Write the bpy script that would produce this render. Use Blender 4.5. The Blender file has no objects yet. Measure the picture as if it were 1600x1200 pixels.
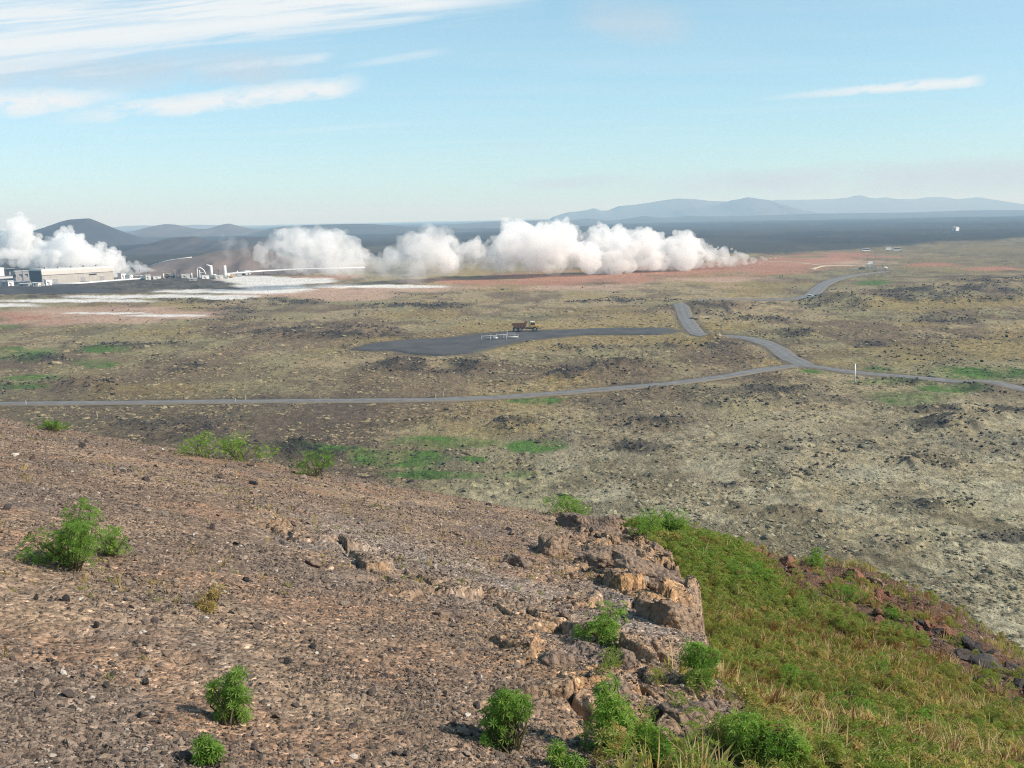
import bpy, bmesh, math, random
import numpy as np
from mathutils import Vector, Matrix, Quaternion, Euler

random.seed(7)
RNG = np.random.default_rng(11)
R = math.radians
scene = bpy.context.scene
COL = scene.collection

# ------------------------------------------------------------------ camera
F = 1600.0                      # focal length in photograph pixels (1600 wide)
CAMZ = 42.0                     # eye height above the plain
PITCH = R(9.23)
ROLL = math.atan(0.0205)        # the photograph's horizon climbs slightly to the right
CR, SR = math.cos(ROLL), math.sin(ROLL)
CP, SP = math.cos(PITCH), math.sin(PITCH)
cam_d = bpy.data.cameras.new('camera')
cam_d.sensor_width = 36.0
cam_d.lens = 36.0 * F / 1600.0
cam_d.clip_start = 0.1
cam_d.clip_end = 90000.0
cam = bpy.data.objects.new('camera', cam_d)
cam.location = (0, 0, CAMZ)
cam.rotation_euler = (Matrix.Rotation(math.pi / 2 - PITCH, 3, 'X') @ Matrix.Rotation(-ROLL, 3, 'Z')).to_euler()
COL.objects.link(cam)
scene.camera = cam

# ------------------------------------------------------------------ sun, sky, exposure
SUN_EL, SUN_AZ = 36.0, 103.0    # degrees; azimuth clockwise from the view direction
sun_dir = Vector((math.cos(R(SUN_EL)) * math.sin(R(SUN_AZ)), math.cos(R(SUN_EL)) * math.cos(R(SUN_AZ)), math.sin(R(SUN_EL))))
sl = bpy.data.lights.new('sun', 'SUN')
sl.energy = 5.0
sl.angle = R(0.6)
sl.color = (1.0, 0.90, 0.76)
so = bpy.data.objects.new('sun', sl)
so.rotation_euler = (-sun_dir).to_track_quat('-Z', 'Y').to_euler()
so.location = sun_dir * 300
COL.objects.link(so)

scene.view_settings.view_transform = 'Standard'
scene.view_settings.look = 'None'
scene.view_settings.gamma = 1.0
scene.view_settings.exposure = 0.36
scene.view_settings.use_curve_mapping = False
scene.cycles.use_denoising = True
scene.cycles.denoising_prefilter = 'NONE'
scene.cycles.denoising_input_passes = 'RGB_ALBEDO_NORMAL'
scene.cycles.max_bounces = 18
scene.cycles.diffuse_bounces = 3
scene.cycles.glossy_bounces = 2
scene.cycles.transmission_bounces = 2
scene.cycles.volume_bounces = 16
scene.cycles.transparent_max_bounces = 24
scene.cycles.use_adaptive_sampling = True
scene.cycles.adaptive_threshold = 0.008
scene.cycles.filter_width = 1.1
scene.cycles.sample_clamp_indirect = 6.0


def ray(px, py):
    u1, v1 = (px - 800) / F, (600 - py) / F
    u, w = u1 * CR + v1 * SR, -(-u1 * SR + v1 * CR)
    return Vector((u, CP - w * SP, -SP - w * CP))


def at(px, py, z=0.0):
    """point on the level z seen at a photograph pixel"""
    d = ray(px, py)
    k = (z - CAMZ) / d.z
    return Vector((d.x * k, d.y * k, z))


def at_y(px, py, Y):
    d = ray(px, py)
    k = Y / d.y
    return Vector((d.x * k, Y, CAMZ + d.z * k))


def proj(x, y, z):
    dz = z - CAMZ
    f = y * CP - dz * SP
    f = np.where(np.abs(f) < 1e-6, 1e-6, f)
    u = x / f
    v = (y * SP + dz * CP) / f
    return 800 + (u * CR - v * SR) * F, 600 - (u * SR + v * CR) * F


# ------------------------------------------------------------------ numpy noise
def _hash(ix, iy, iz, seed):
    h = (ix.astype(np.int64) * 374761393 + iy.astype(np.int64) * 668265263 + iz.astype(np.int64) * 2147483647 * 3 + seed * 974711) & 0xFFFFFFFF
    h = ((h ^ (h >> 13)) * 1274126177) & 0xFFFFFFFF
    h = ((h ^ (h >> 16)) * 2246822519) & 0xFFFFFFFF
    return ((h ^ (h >> 15)) & 0xFFFFFF) / float(0xFFFFFF)


def vn(x, y, seed=0):
    x = np.asarray(x, float); y = np.asarray(y, float)
    ix, iy = np.floor(x), np.floor(y)
    fx, fy = x - ix, y - iy
    fx = fx * fx * fx * (fx * (fx * 6 - 15) + 10); fy = fy * fy * fy * (fy * (fy * 6 - 15) + 10)
    z = np.zeros_like(ix)
    a = _hash(ix, iy, z, seed); b = _hash(ix + 1, iy, z, seed)
    c = _hash(ix, iy + 1, z, seed); d = _hash(ix + 1, iy + 1, z, seed)
    return (a + (b - a) * fx) * (1 - fy) + (c + (d - c) * fx) * fy


def vn3(x, y, z, seed=0):
    ix, iy, iz = np.floor(x), np.floor(y), np.floor(z)
    fx, fy, fz = x - ix, y - iy, z - iz
    fx = fx * fx * (3 - 2 * fx); fy = fy * fy * (3 - 2 * fy); fz = fz * fz * (3 - 2 * fz)
    r = 0
    for dx in (0, 1):
        for dy in (0, 1):
            for dz in (0, 1):
                w = (fx if dx else 1 - fx) * (fy if dy else 1 - fy) * (fz if dz else 1 - fz)
                r = r + w * _hash(ix + dx, iy + dy, iz + dz, seed)
    return r


def fbm(x, y, octv=4, seed=0, gain=0.5):
    s, a, n = 0, 1.0, 0
    for i in range(octv):
        s = s + a * vn(x * 2 ** i + 17.3 * i, y * 2 ** i - 9.1 * i, seed + i); n += a; a *= gain
    return s / n


def ridged(x, y, octv=3, seed=0, gain=0.5):
    s, a, n = 0, 1.0, 0
    for i in range(octv):
        s = s + a * (1 - np.abs(2 * vn(x * 2 ** i + 5.7 * i, y * 2 ** i + 3.3 * i, seed + i) - 1)); n += a; a *= gain
    return s / n


def worley(x, y, seed=0):
    """F1, F2 and id of the nearest cell"""
    ix, iy = np.floor(x), np.floor(y)
    f1 = np.full(x.shape, 9.0); f2 = np.full(x.shape, 9.0); cid = np.zeros(x.shape)
    for dx in (-1, 0, 1):
        for dy in (-1, 0, 1):
            cx, cy = ix + dx, iy + dy
            zz = np.zeros_like(cx)
            jx = cx + _hash(cx, cy, zz, seed); jy = cy + _hash(cx, cy, zz + 1, seed)
            d = np.hypot(x - jx, y - jy)
            m = d < f1
            f2 = np.where(m, f1, np.minimum(f2, d))
            cid = np.where(m, _hash(cx, cy, zz + 2, seed), cid)
            f1 = np.where(m, d, f1)
    return f1, f2, cid


def sst(a, b, x):
    t = np.clip((x - a) / (b - a), 0, 1)
    return t * t * (3 - 2 * t)


def lerp3(c, k, m):
    return c * (1 - m[:, None]) + np.asarray(k)[None, :] * m[:, None]


# ------------------------------------------------------------------ node helpers
def nmat(name):
    m = bpy.data.materials.new(name)
    m.use_nodes = True
    nt = m.node_tree
    nt.nodes.clear()
    return m, nt


class NT:
    """terse node building"""
    def __init__(self, nt): self.nt = nt; self.L = nt.links.new
    def n(self, typ, **kw):
        nd = self.nt.nodes.new(typ)
        for k, v in kw.items(): setattr(nd, k, v)
        return nd
    def put(self, sock, v):
        if isinstance(v, bpy.types.NodeSocket): self.L(v, sock)
        elif v is not None: sock.default_value = v
    def m(self, op, a, b=None, c=None, clamp=False):
        nd = self.n('ShaderNodeMath', operation=op, use_clamp=clamp)
        self.put(nd.inputs[0], a); self.put(nd.inputs[1], b); self.put(nd.inputs[2], c)
        return nd.outputs[0]
    def mix(self, f, a, b, mode='MIX'):
        nd = self.n('ShaderNodeMix', data_type='RGBA', blend_type=mode)
        self.put(nd.inputs[0], f); self.put(nd.inputs[6], a); self.put(nd.inputs[7], b)
        return nd.outputs[2]
    def noise(self, vec, scale, detail=3, rough=0.55, dist=0.0):
        nd = self.n('ShaderNodeTexNoise')
        if vec is not None: self.L(vec, nd.inputs['Vector'])
        nd.inputs['Scale'].default_value = scale; nd.inputs['Detail'].default_value = detail
        nd.inputs['Roughness'].default_value = rough; nd.inputs['Distortion'].default_value = dist
        return nd.outputs['Fac']
    def rng(self, v, a, b, c=0.0, d=1.0):
        nd = self.n('ShaderNodeMapRange'); nd.clamp = True
        self.put(nd.inputs[0], v)
        for i, q in enumerate((a, b, c, d)): nd.inputs[i + 1].default_value = q
        return nd.outputs[0]
    def ramp(self, v, stops):
        nd = self.n('ShaderNodeValToRGB')
        self.L(v, nd.inputs[0])
        el = nd.color_ramp.elements
        while len(el) < len(stops): el.new(0.5)
        for e, (p, c) in zip(el, stops): e.position = p; e.color = (*c, 1)
        return nd.outputs[0]


def simple_mat(name, col, rough=0.6, metal=0.0, var=0.25, scale=3.0, bump=0.0):
    m, nt = nmat(name); t = NT(nt)
    tc = t.n('ShaderNodeTexCoord').outputs['Object']
    nz = t.noise(tc, scale, 4)
    lo = tuple(c * (1 - var) for c in col) + (1,); hi = tuple(min(1, c * (1 + var * 0.6)) for c in col) + (1,)
    c = t.mix(t.rng(nz, 0.3, 0.7), lo, hi)
    b = t.n('ShaderNodeBsdfPrincipled')
    t.L(c, b.inputs['Base Color']); b.inputs['Roughness'].default_value = rough; b.inputs['Metallic'].default_value = metal
    if bump:
        bp = t.n('ShaderNodeBump'); bp.inputs['Strength'].default_value = bump; bp.inputs['Distance'].default_value = 0.05
        t.L(nz, bp.inputs['Height']); t.L(bp.outputs[0], b.inputs['Normal'])
    o = t.n('ShaderNodeOutputMaterial'); t.L(b.outputs[0], o.inputs[0])
    return m


# ------------------------------------------------------------------ world: sky with cirrus
wd = bpy.data.worlds.new('World')
scene.world = wd
wd.use_nodes = True
wd.cycles.sampling_method = 'MANUAL'
wd.cycles.sample_map_resolution = 256
wd.node_tree.nodes.clear()
t = NT(wd.node_tree)
sky = t.n('ShaderNodeTexSky', sky_type='NISHITA')
sky.sun_disc = False
sky.sun_elevation = R(SUN_EL)
sky.sun_rotation = R(SUN_AZ)
sky.altitude = 50
sky.air_density = 1.0
sky.dust_density = 0.4
sky.ozone_density = 1.5
tc = t.n('ShaderNodeTexCoord').outputs['Generated']
sx = t.n('ShaderNodeSeparateXYZ'); t.L(tc, sx.inputs[0])
X, Y, Z = sx.outputs
ysafe = t.m('MAXIMUM', Y, 0.05)
front = t.rng(Y, 0.05, 0.2)
U = t.m('DIVIDE', X, ysafe); V = t.m('DIVIDE', Z, ysafe)


def sky_uv(px, py):
    d = ray(px, py); return d.x / d.y, d.z / d.y


# shared cloud patterns, drawn out along the wind
ND = Vector((1.0, 0.085)).normalized(); NN = Vector((-ND.y, ND.x))
al = t.m('ADD', t.m('MULTIPLY', U, ND.x), t.m('MULTIPLY', V, ND.y)); ac = t.m('ADD', t.m('MULTIPLY', U, NN.x), t.m('MULTIPLY', V, NN.y))


def pattern(fa, fc, seed, detail, dist):
    cv = t.n('ShaderNodeCombineXYZ')
    t.L(t.m('MULTIPLY', al, fa), cv.inputs[0]); t.L(t.m('MULTIPLY', ac, fc), cv.inputs[1]); cv.inputs[2].default_value = seed
    return t.noise(cv.outputs[0], 1.0, detail, 0.62, dist)


PAT = [pattern(4, 78, 1.3, 6, 0.4), pattern(11, 24, 12.3, 5, 0.2), pattern(22, 60, 5.1, 4, 0.2)]


def streak(p0, p1, w0, w1, inten, pat=0, edge=(0.38, 0.7), fade=(0.1, 0.25)):
    """a long cloud lying between two directions of the sky"""
    a = Vector(sky_uv(*p0)); b = Vector(sky_uv(*p1)); d = b - a; L = d.length; d /= L; n = Vector((-d.y, d.x))
    s = t.m('MULTIPLY_ADD', U, d.x / L, t.m('MULTIPLY_ADD', V, d.y / L, -(a.x * d.x + a.y * d.y) / L))
    q = t.m('MULTIPLY_ADD', U, n.x, t.m('MULTIPLY_ADD', V, n.y, -(a.x * n.x + a.y * n.y)))
    nz = PAT[pat]
    w = t.m('MULTIPLY_ADD', s, (w1 - w0) / F, w0 / F)
    w = t.m('MAXIMUM', w, 0.3 * min(w0, w1) / F)
    qq = t.m('DIVIDE', q, w)
    qq = t.m('ADD', qq, t.m('MULTIPLY_ADD', nz, 1.5, -0.75))
    g = t.m('SUBTRACT', 1.0, t.m('MULTIPLY', qq, qq), clamp=True)
    en = t.m('MULTIPLY', t.rng(s, 0.0, max(fade[0], 0.001)), t.rng(s, 1.0 - fade[1], 1.0, 1.0, 0.0))
    return t.m('MULTIPLY', t.m('MULTIPLY', g, en), t.rng(nz, edge[0], edge[1], 0.0, inten))


white_list = [
    streak((-260, 60), (860, -30), 95, 45, 1.0, 0, (0.30, 0.52), (0.02, 0.2)),
    streak((-260, 96), (900, -14), 22, 12, 1.0, 0, (0.22, 0.44), (0.02, 0.2)),
    streak((-260, 180), (225, 148), 30, 18, 1.0, 2, (0.26, 0.5), (0.02, 0.25)),
    streak((60, 186), (580, 130), 14, 20, 1.0, 2, (0.28, 0.52), (0.3, 0.12)),
    streak((280, 112), (530, 86), 8, 10, 0.6, 2, (0.3, 0.65), (0.4, 0.1)),
    streak((520, 106), (720, 74), 6, 9, 0.45, 0, (0.3, 0.65), (0.4, 0.3)),
    streak((1170, 156), (1545, 124), 5, 11, 0.9, 2, (0.26, 0.46), (0.5, 0.08)),
    streak((320, 214), (800, 182), 5, 5, 0.3, 0, (0.3, 0.6), (0.4, 0.4)),
]
gray_list = [
    streak((-260, 124), (560, 98), 46, 26, 0.8, 1, (0.26, 0.54), (0.02, 0.2)),
    streak((880, 20), (1100, 40), 36, 34, 0.6, 1, (0.28, 0.54), (0.25, 0.3)),
    streak((980, 292), (1900, 262), 20, 40, 1.0, 1, (0.25, 0.5), (0.2, 0.02)),
    streak((760, 292), (1040, 276), 10, 15, 0.7, 1, (0.32, 0.56), (0.3, 0.3)),
    streak((240, 330), (460, 322), 14, 18, 0.3, 1, (0.3, 0.6), (0.3, 0.3)),
    streak((740, 228), (880, 226), 7, 7, 0.3, 1, (0.3, 0.6), (0.3, 0.3)),
]


def total(ls):
    s = ls[0]
    for q in ls[1:]: s = t.m('MAXIMUM', s, q)
    return s


wm, gm = t.m('MULTIPLY', total(white_list), front), t.m('MULTIPLY', total(gray_list), front)
# thin high cirrus over the whole sky, on a level layer
pv = t.n('ShaderNodeCombineXYZ')
zs = t.m('MAXIMUM', Z, 0.04)
t.L(t.m('MULTIPLY', t.m('DIVIDE', X, zs), 0.5), pv.inputs[0]); t.L(t.m('MULTIPLY', t.m('DIVIDE', Y, zs), 1.6), pv.inputs[1])
thin = t.m('MULTIPLY', t.rng(t.noise(pv.outputs[0], 0.7, 4, 0.6, 0.4), 0.45, 0.8), 0.16)
skc = t.mix(1.0, sky.outputs[0], (0.66, 0.66, 0.98, 1), 'MULTIPLY')
zc = t.m('SUBTRACT', 1.0, t.m('MAXIMUM', Z, 0.0))                 # milky air, thickest low in the sky
vk = t.m('MULTIPLY_ADD', t.m('MULTIPLY', zc, zc), 0.65, 0.35)
vc = t.n('ShaderNodeVectorMath', operation='SCALE'); vc.inputs[0].default_value = (2.5, 4.9, 4.2); t.L(vk, vc.inputs['Scale'])
veil = t.mix(1.0, skc, vc.outputs[0], 'ADD')
c1 = t.mix(t.m('MULTIPLY', gm, 0.8), veil, (5.9, 6.7, 7.5, 1))
c2 = t.mix(t.m('MAXIMUM', wm, thin), c1, (8.5, 9.0, 9.3, 1))
bg = t.n('ShaderNodeBackground')
t.L(c2, bg.inputs[0]); bg.inputs[1].default_value = 0.079
wo = t.n('ShaderNodeOutputWorld'); t.L(bg.outputs[0], wo.inputs[0])

# ------------------------------------------------------------------ object helpers
def tag(o, label=None, cat=None, group=None, kind=None):
    if label: o['label'] = label
    if cat: o['category'] = cat
    if group: o['group'] = group
    if kind: o['kind'] = kind
    return o


def empty(name, loc=(0, 0, 0), rz=0.0):
    o = bpy.data.objects.new(name, None)
    o.location = loc; o.rotation_euler = (0, 0, rz); o.empty_display_size = 0.3
    COL.objects.link(o)
    return o


def mesh_np(name, v, f, mat, smooth=True, attrs=None, parent=None, link=True):
    """v (N,3); f (M,k) int"""
    me = bpy.data.meshes.new(name)
    v = np.ascontiguousarray(v, np.float32); f = np.ascontiguousarray(f, np.int32)
    k = f.shape[1]
    me.vertices.add(len(v)); me.vertices.foreach_set('co', v.ravel())
    me.loops.add(f.size); me.loops.foreach_set('vertex_index', f.ravel())
    me.polygons.add(len(f)); me.polygons.foreach_set('loop_start', np.arange(0, f.size, k, dtype=np.int32))
    me.polygons.foreach_set('loop_total', np.full(len(f), k, np.int32))
    me.polygons.foreach_set('use_smooth', np.full(len(f), smooth))
    me.update(calc_edges=True)
    for an, (ty, arr) in (attrs or {}).items():
        a = me.attributes.new(an, ty, 'POINT')
        arr = np.ascontiguousarray(arr, np.float32)
        if ty == 'FLOAT_COLOR':
            if arr.shape[1] == 3: arr = np.concatenate([arr, np.ones((len(arr), 1), np.float32)], 1)
            a.data.foreach_set('color', arr.ravel())
        elif ty == 'FLOAT_VECTOR': a.data.foreach_set('vector', arr.ravel())
        else: a.data.foreach_set('value', arr.ravel())
    if mat: me.materials.append(mat)
    o = bpy.data.objects.new(name, me)
    if link: COL.objects.link(o)
    if parent: o.parent = parent
    return o


class MB:
    """collects shapes, builds one mesh object"""
    def __init__(self): self.v = []; self.f = []
    def add(self, v, f):
        b = len(self.v); self.v += [tuple(p) for p in v]; self.f += [tuple(i + b for i in q) for q in f]; return self
    def box(self, c, s, rz=0.0, taper=1.0, bev=0.0):
        hx, hy, hz = s[0] / 2, s[1] / 2, s[2] / 2
        cr, sr = math.cos(rz), math.sin(rz)
        vs = []
        for z, k in ((-hz, 1.0), (hz, taper)):
            for x, y in ((-hx, -hy), (hx, -hy), (hx, hy), (-hx, hy)):
                vs.append((c[0] + (x * cr - y * sr) * k, c[1] + (x * sr + y * cr) * k, c[2] + z))
        return self.add(vs, [(3, 2, 1, 0), (4, 5, 6, 7), (0, 1, 5, 4), (1, 2, 6, 5), (2, 3, 7, 6), (3, 0, 4, 7)])
    def prism(self, prof, y0, y1, axis='y'):
        """profile in x,z extruded along y"""
        n = len(prof)
        vs = [(p[0], y0, p[1]) for p in prof] + [(p[0], y1, p[1]) for p in prof]
        if axis == 'x': vs = [(y, x, z) for x, y, z in vs]
        fs = [tuple(range(n)), tuple(range(2 * n - 1, n - 1, -1))] + [(i, i + n, (i + 1) % n + n, (i + 1) % n) for i in range(n)]
        return self.add(vs, fs)
    def tube(self, pts, r, n=8, r1=None):
        pts = [Vector(p) for p in pts]; vs = []; fs = []
        m = len(pts)
        for i, p in enumerate(pts):
            d = (pts[min(i + 1, m - 1)] - pts[max(i - 1, 0)]).normalized()
            a = d.orthogonal().normalized() if abs(d.z) > 0.9 else d.cross(Vector((0, 0, 1))).normalized()
            b = d.cross(a)
            rr = r if r1 is None else r + (r1 - r) * i / (m - 1)
            for k in range(n):
                an = 2 * math.pi * k / n
                vs.append(p + a * (rr * math.cos(an)) + b * (rr * math.sin(an)))
        for i in range(m - 1):
            for k in range(n):
                fs.append((i * n + k, i * n + (k + 1) % n, (i + 1) * n + (k + 1) % n, (i + 1) * n + k))
        fs.append(tuple(range(n - 1, -1, -1))); fs.append(tuple((m - 1) * n + k for k in range(n)))
        return self.add(vs, fs)
    def build(self, name, mat, parent=None, smooth=False, bevel=0.0):
        me = bpy.data.meshes.new(name)
        me.from_pydata(self.v, [], self.f)
        bm = bmesh.new(); bm.from_mesh(me)
        bmesh.ops.recalc_face_normals(bm, faces=bm.faces)
        if bevel: bmesh.ops.bevel(bm, geom=bm.edges[:], offset=bevel, segments=2, affect='EDGES', profile=0.6)
        bm.to_mesh(me); bm.free()
        if smooth: me.polygons.foreach_set('use_smooth', [True] * len(me.polygons))
        me.materials.append(mat)
        o = bpy.data.objects.new(name, me)
        COL.objects.link(o)
        if parent: o.parent = parent
        return o


def catmull(pts, step):
    P = [np.array(p, float) for p in pts]
    P = [2 * P[0] - P[1]] + P + [2 * P[-1] - P[-2]]
    out = []
    for i in range(1, len(P) - 2):
        n = max(2, int(np.linalg.norm(P[i + 1] - P[i]) / step))
        for k in range(n):
            s = k / n
            out.append(0.5 * (2 * P[i] + (P[i + 1] - P[i - 1]) * s + (2 * P[i - 1] - 5 * P[i] + 4 * P[i + 1] - P[i + 2]) * s * s + (3 * P[i] - P[i - 1] - 3 * P[i + 1] + P[i + 2]) * s ** 3))
    out.append(P[-2])
    return np.array(out)


# ------------------------------------------------------------------ the plain: shape
MOUNDS = []                     # x, y, rx, ry, height


def mound(px, py, wpx, depth, h):
    p = at(px, py); MOUNDS.append((p.x, p.y, wpx * p.y / F, depth, h))


mound(1040, 490, 34, 12, 0.9)
mound(1113, 532.5, 22, 4.5, 2.3)      # hides the bend of the side road
mound(1090, 484, 60, 16, 2.6)
mound(1150, 480, 70, 20, 2.4)
mound(1320, 470, 40, 22, 3.4)
mound(1500, 452, 150, 40, 3.0)
mound(1440, 470, 110, 22, 1.8)
mound(1600, 440, 150, 60, 3.5)
mound(560, 522, 50, 14, 2.2)
mound(625, 572, 26, 7, 1.6)
mound(740, 572, 40, 6, 1.1)
mound(975, 572, 40, 8, 1.5)
mound(1485, 662, 38, 5, 1.5)
mound(800, 668, 30, 5, 1.0)
mound(125, 606, 30, 6, 1.3)
mound(1545, 603, 40, 5, 0.9)
mound(350, 400, 120, 60, 4.0)


def low(x, y):
    z = 0.9 * (fbm(x / 90, y / 90, 2, 41) - 0.5) * sst(90, 260, np.hypot(x, y))
    for (mx, my, rx, ry, h) in MOUNDS:
        z = z + h * np.exp(-((x - mx) / rx) ** 2 - ((y - my) / ry) ** 2)
    return z


def low1(x, y): return float(low(np.array([x]), np.array([y]))[0])


def ground(px, py):
    """point of the plain seen at a pixel, on its broad relief"""
    z = 0.0
    for _ in range(6):
        p = at(px, py, z); z = low1(p.x, p.y)
    return Vector((p.x, p.y, z))


ROADS = {
    'main_road': ([(-260, 634), (-80, 632), (0, 631), (180, 630), (350, 628), (520, 625.5), (700, 622), (830, 616), (930, 609), (1040, 600), (1130, 588), (1200, 576), (1255, 571), (1330, 581), (1400, 587), (1480, 595), (1600, 609), (1740, 634)], 4.0),
    'side_road': ([(1262, 572), (1232, 558), (1213, 545), (1190, 535), (1165, 529), (1140, 526.5), (1110, 525.5), (1092, 523), (1080, 512), (1066, 489), (1062, 483)], 5.4),
    'crater_road': ([(1090, 469), (1160, 468.5), (1225, 468), (1262, 464), (1283, 448), (1305, 437), (1340, 429.5), (1385, 424.5)], 7.0),
}
ROADPTS = {}
for k, (pp, w) in ROADS.items():
    ROADPTS[k] = (catmull([tuple(at(*p))[:2] for p in pp], 3.0), w)
LOT_PX = [(548, 546), (580, 536), (640, 530), (700, 527), (760, 519.5), (820, 516), (880, 514.5), (960, 512.5), (1040, 513), (1066, 518), (1030, 523), (960, 522.5), (905, 523), (860, 527), (810, 533), (770, 542), (735, 550), (690, 555), (645, 553), (612, 547), (580, 548)]
LOT = np.array([tuple(at(*p))[:2] for p in LOT_PX])


def poly_dist(x, y, P):
    """signed distance to a polygon (negative inside)"""
    d = np.full(x.shape, 1e9); ins = np.zeros(x.shape, bool)
    n = len(P)
    for i in range(n):
        a, b = P[i], P[(i + 1) % n]
        e = b - a
        s = np.clip(((x - a[0]) * e[0] + (y - a[1]) * e[1]) / (e @ e), 0, 1)
        d = np.minimum(d, np.hypot(x - a[0] - s * e[0], y - a[1] - s * e[1]))
        c = ((a[1] > y) != (b[1] > y)) & (x < (b[0] - a[0]) * (y - a[1]) / (b[1] - a[1] + 1e-9) + a[0])
        ins ^= c
    return np.where(ins, -d, d)


def line_dist(x, y, P):
    d = np.full(x.shape, 1e9)
    lo, hi = P.min(0) - 14, P.max(0) + 14
    m = (x > lo[0]) & (x < hi[0]) & (y > lo[1]) & (y < hi[1])
    xs, ys = x[m], y[m]; dd = np.full(xs.shape, 1e9)
    for i in range(len(P) - 1):
        a, e = P[i], P[i + 1] - P[i]
        s = np.clip(((xs - a[0]) * e[0] + (ys - a[1]) * e[1]) / (e @ e + 1e-9), 0, 1)
        np.minimum(dd, np.hypot(xs - a[0] - s * e[0], ys - a[1] - s * e[1]), out=dd)
    d[m] = dd
    return d


def flat_mask(x, y):
    f = np.zeros(x.shape)
    for k, (P, w) in ROADPTS.items():
        f = np.maximum(f, 1 - sst(w * 0.5 + 0.6, w * 0.5 + 3.5, line_dist(x, y, P)))
    return np.maximum(f, 1 - sst(0.5, 4.0, poly_dist(x, y, LOT)))


def ell(px, py, cx, cy, rx, ry, nz, soft=0.35, amp=0.7):
    return 1 - sst(1 - soft, 1 + soft, np.hypot((px - cx) / rx, (py - cy) / ry) + (nz - 0.5) * 2 * amp)


LAVA = [(560, 520, 66, 12), (625, 572, 42, 13), (735, 572, 45, 10), (975, 573, 50, 11), (880, 583, 40, 8), (290, 575, 30, 8), (120, 605, 50, 12), (375, 485, 24, 5),
        (215, 662, 60, 9), (290, 668, 44, 9), (1110, 489, 44, 7), (1190, 500, 50, 4), (1268, 474, 22, 8), (1480, 458, 110, 5), (1560, 447, 70, 6), (1400, 470, 50, 5), (1520, 470, 80, 4), (1330, 478, 40, 6),
        (1250, 522, 26, 7), (1365, 540, 34, 6), (1480, 500, 70, 6), (1170, 626, 60, 6), (1140, 632, 34, 7), (1020, 605, 60, 6), (1200, 610, 70, 7), (1485, 660, 45, 14), (1455, 640, 70, 5), (1560, 642, 70, 6),
        (1545, 605, 60, 8), (1420, 597, 50, 6), (800, 668, 46, 14), (700, 655, 60, 6), (470, 705, 70, 20), (1030, 660, 80, 9), (1250, 740, 60, 8), (1000, 700, 60, 7), (1460, 720, 80, 9),
        (1420, 850, 40, 8), (1570, 840, 60, 8), (1470, 790, 70, 8), (1240, 800, 60, 9), (1130, 760, 50, 7), (620, 540, 70, 7), (330, 470, 60, 5), (450, 470, 60, 4), (650, 478, 70, 5), (980, 470, 70, 4),
        (120, 452, 140, 6), (40, 462, 80, 5), (260, 446, 110, 9), (330, 437, 90, 5), (450, 520, 60, 6), (60, 560, 60, 6), (200, 540, 70, 5), (720, 580, 60, 6), (1080, 540, 60, 5), (900, 545, 60, 5)]
GREEN = [(30, 553, 50, 10), (150, 569, 38, 6), (165, 547, 36, 5), (50, 592, 50, 6), (20, 605, 40, 6), (625, 717, 66, 14), (690, 690, 80, 8), (835, 695, 44, 10), (690, 742, 76, 7), (500, 700, 60, 8), (840, 625, 44, 6), (810, 742, 24, 7),
         (1290, 579, 36, 4), (1395, 596, 66, 6), (1410, 622, 55, 13), (1480, 607, 60, 9), (1540, 585, 90, 11), (1370, 578, 28, 4), (1368, 444, 26, 5), (740, 718, 20, 5), (10, 512, 30, 4)]
WHITE = [(-40, 478, 130, 3.2), (90, 470.5, 130, 2.4), (230, 463.5, 130, 2.2), (350, 456, 120, 3.0), (430, 449, 60, 6), (440, 440, 80, 5.5), (400, 433.5, 60, 2.5), (560, 447, 90, 2.6), (640, 448, 60, 2.2), (345, 466, 34, 3.2), (270, 494, 50, 2.0), (160, 489, 60, 1.2), (60, 434, 120, 1.6), (180, 430, 80, 1.5)]
PINK = [(90, 491, 150, 12), (240, 489, 110, 9), (300, 497, 60, 4), (500, 458, 130, 8), (640, 452, 90, 6), (900, 450, 160, 4), (1090, 437, 90, 4), (1300, 409, 70, 5), (1210, 412, 40, 3), (200, 503, 60, 4), (560, 462, 80, 7), (60, 500, 70, 5)]
REDS = [(760, 441, 110, 4.5), (930, 432, 130, 8), (1060, 425, 110, 8), (1190, 418, 110, 9), (1240, 411, 60, 8), (1330, 401, 60, 6), (880, 438, 70, 7), (420, 436, 60, 3), (490, 434, 60, 3.5), (1455, 414, 34, 3), (40, 497, 60, 6), (10, 492, 50, 6), (1560, 420, 40, 3)]


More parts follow.
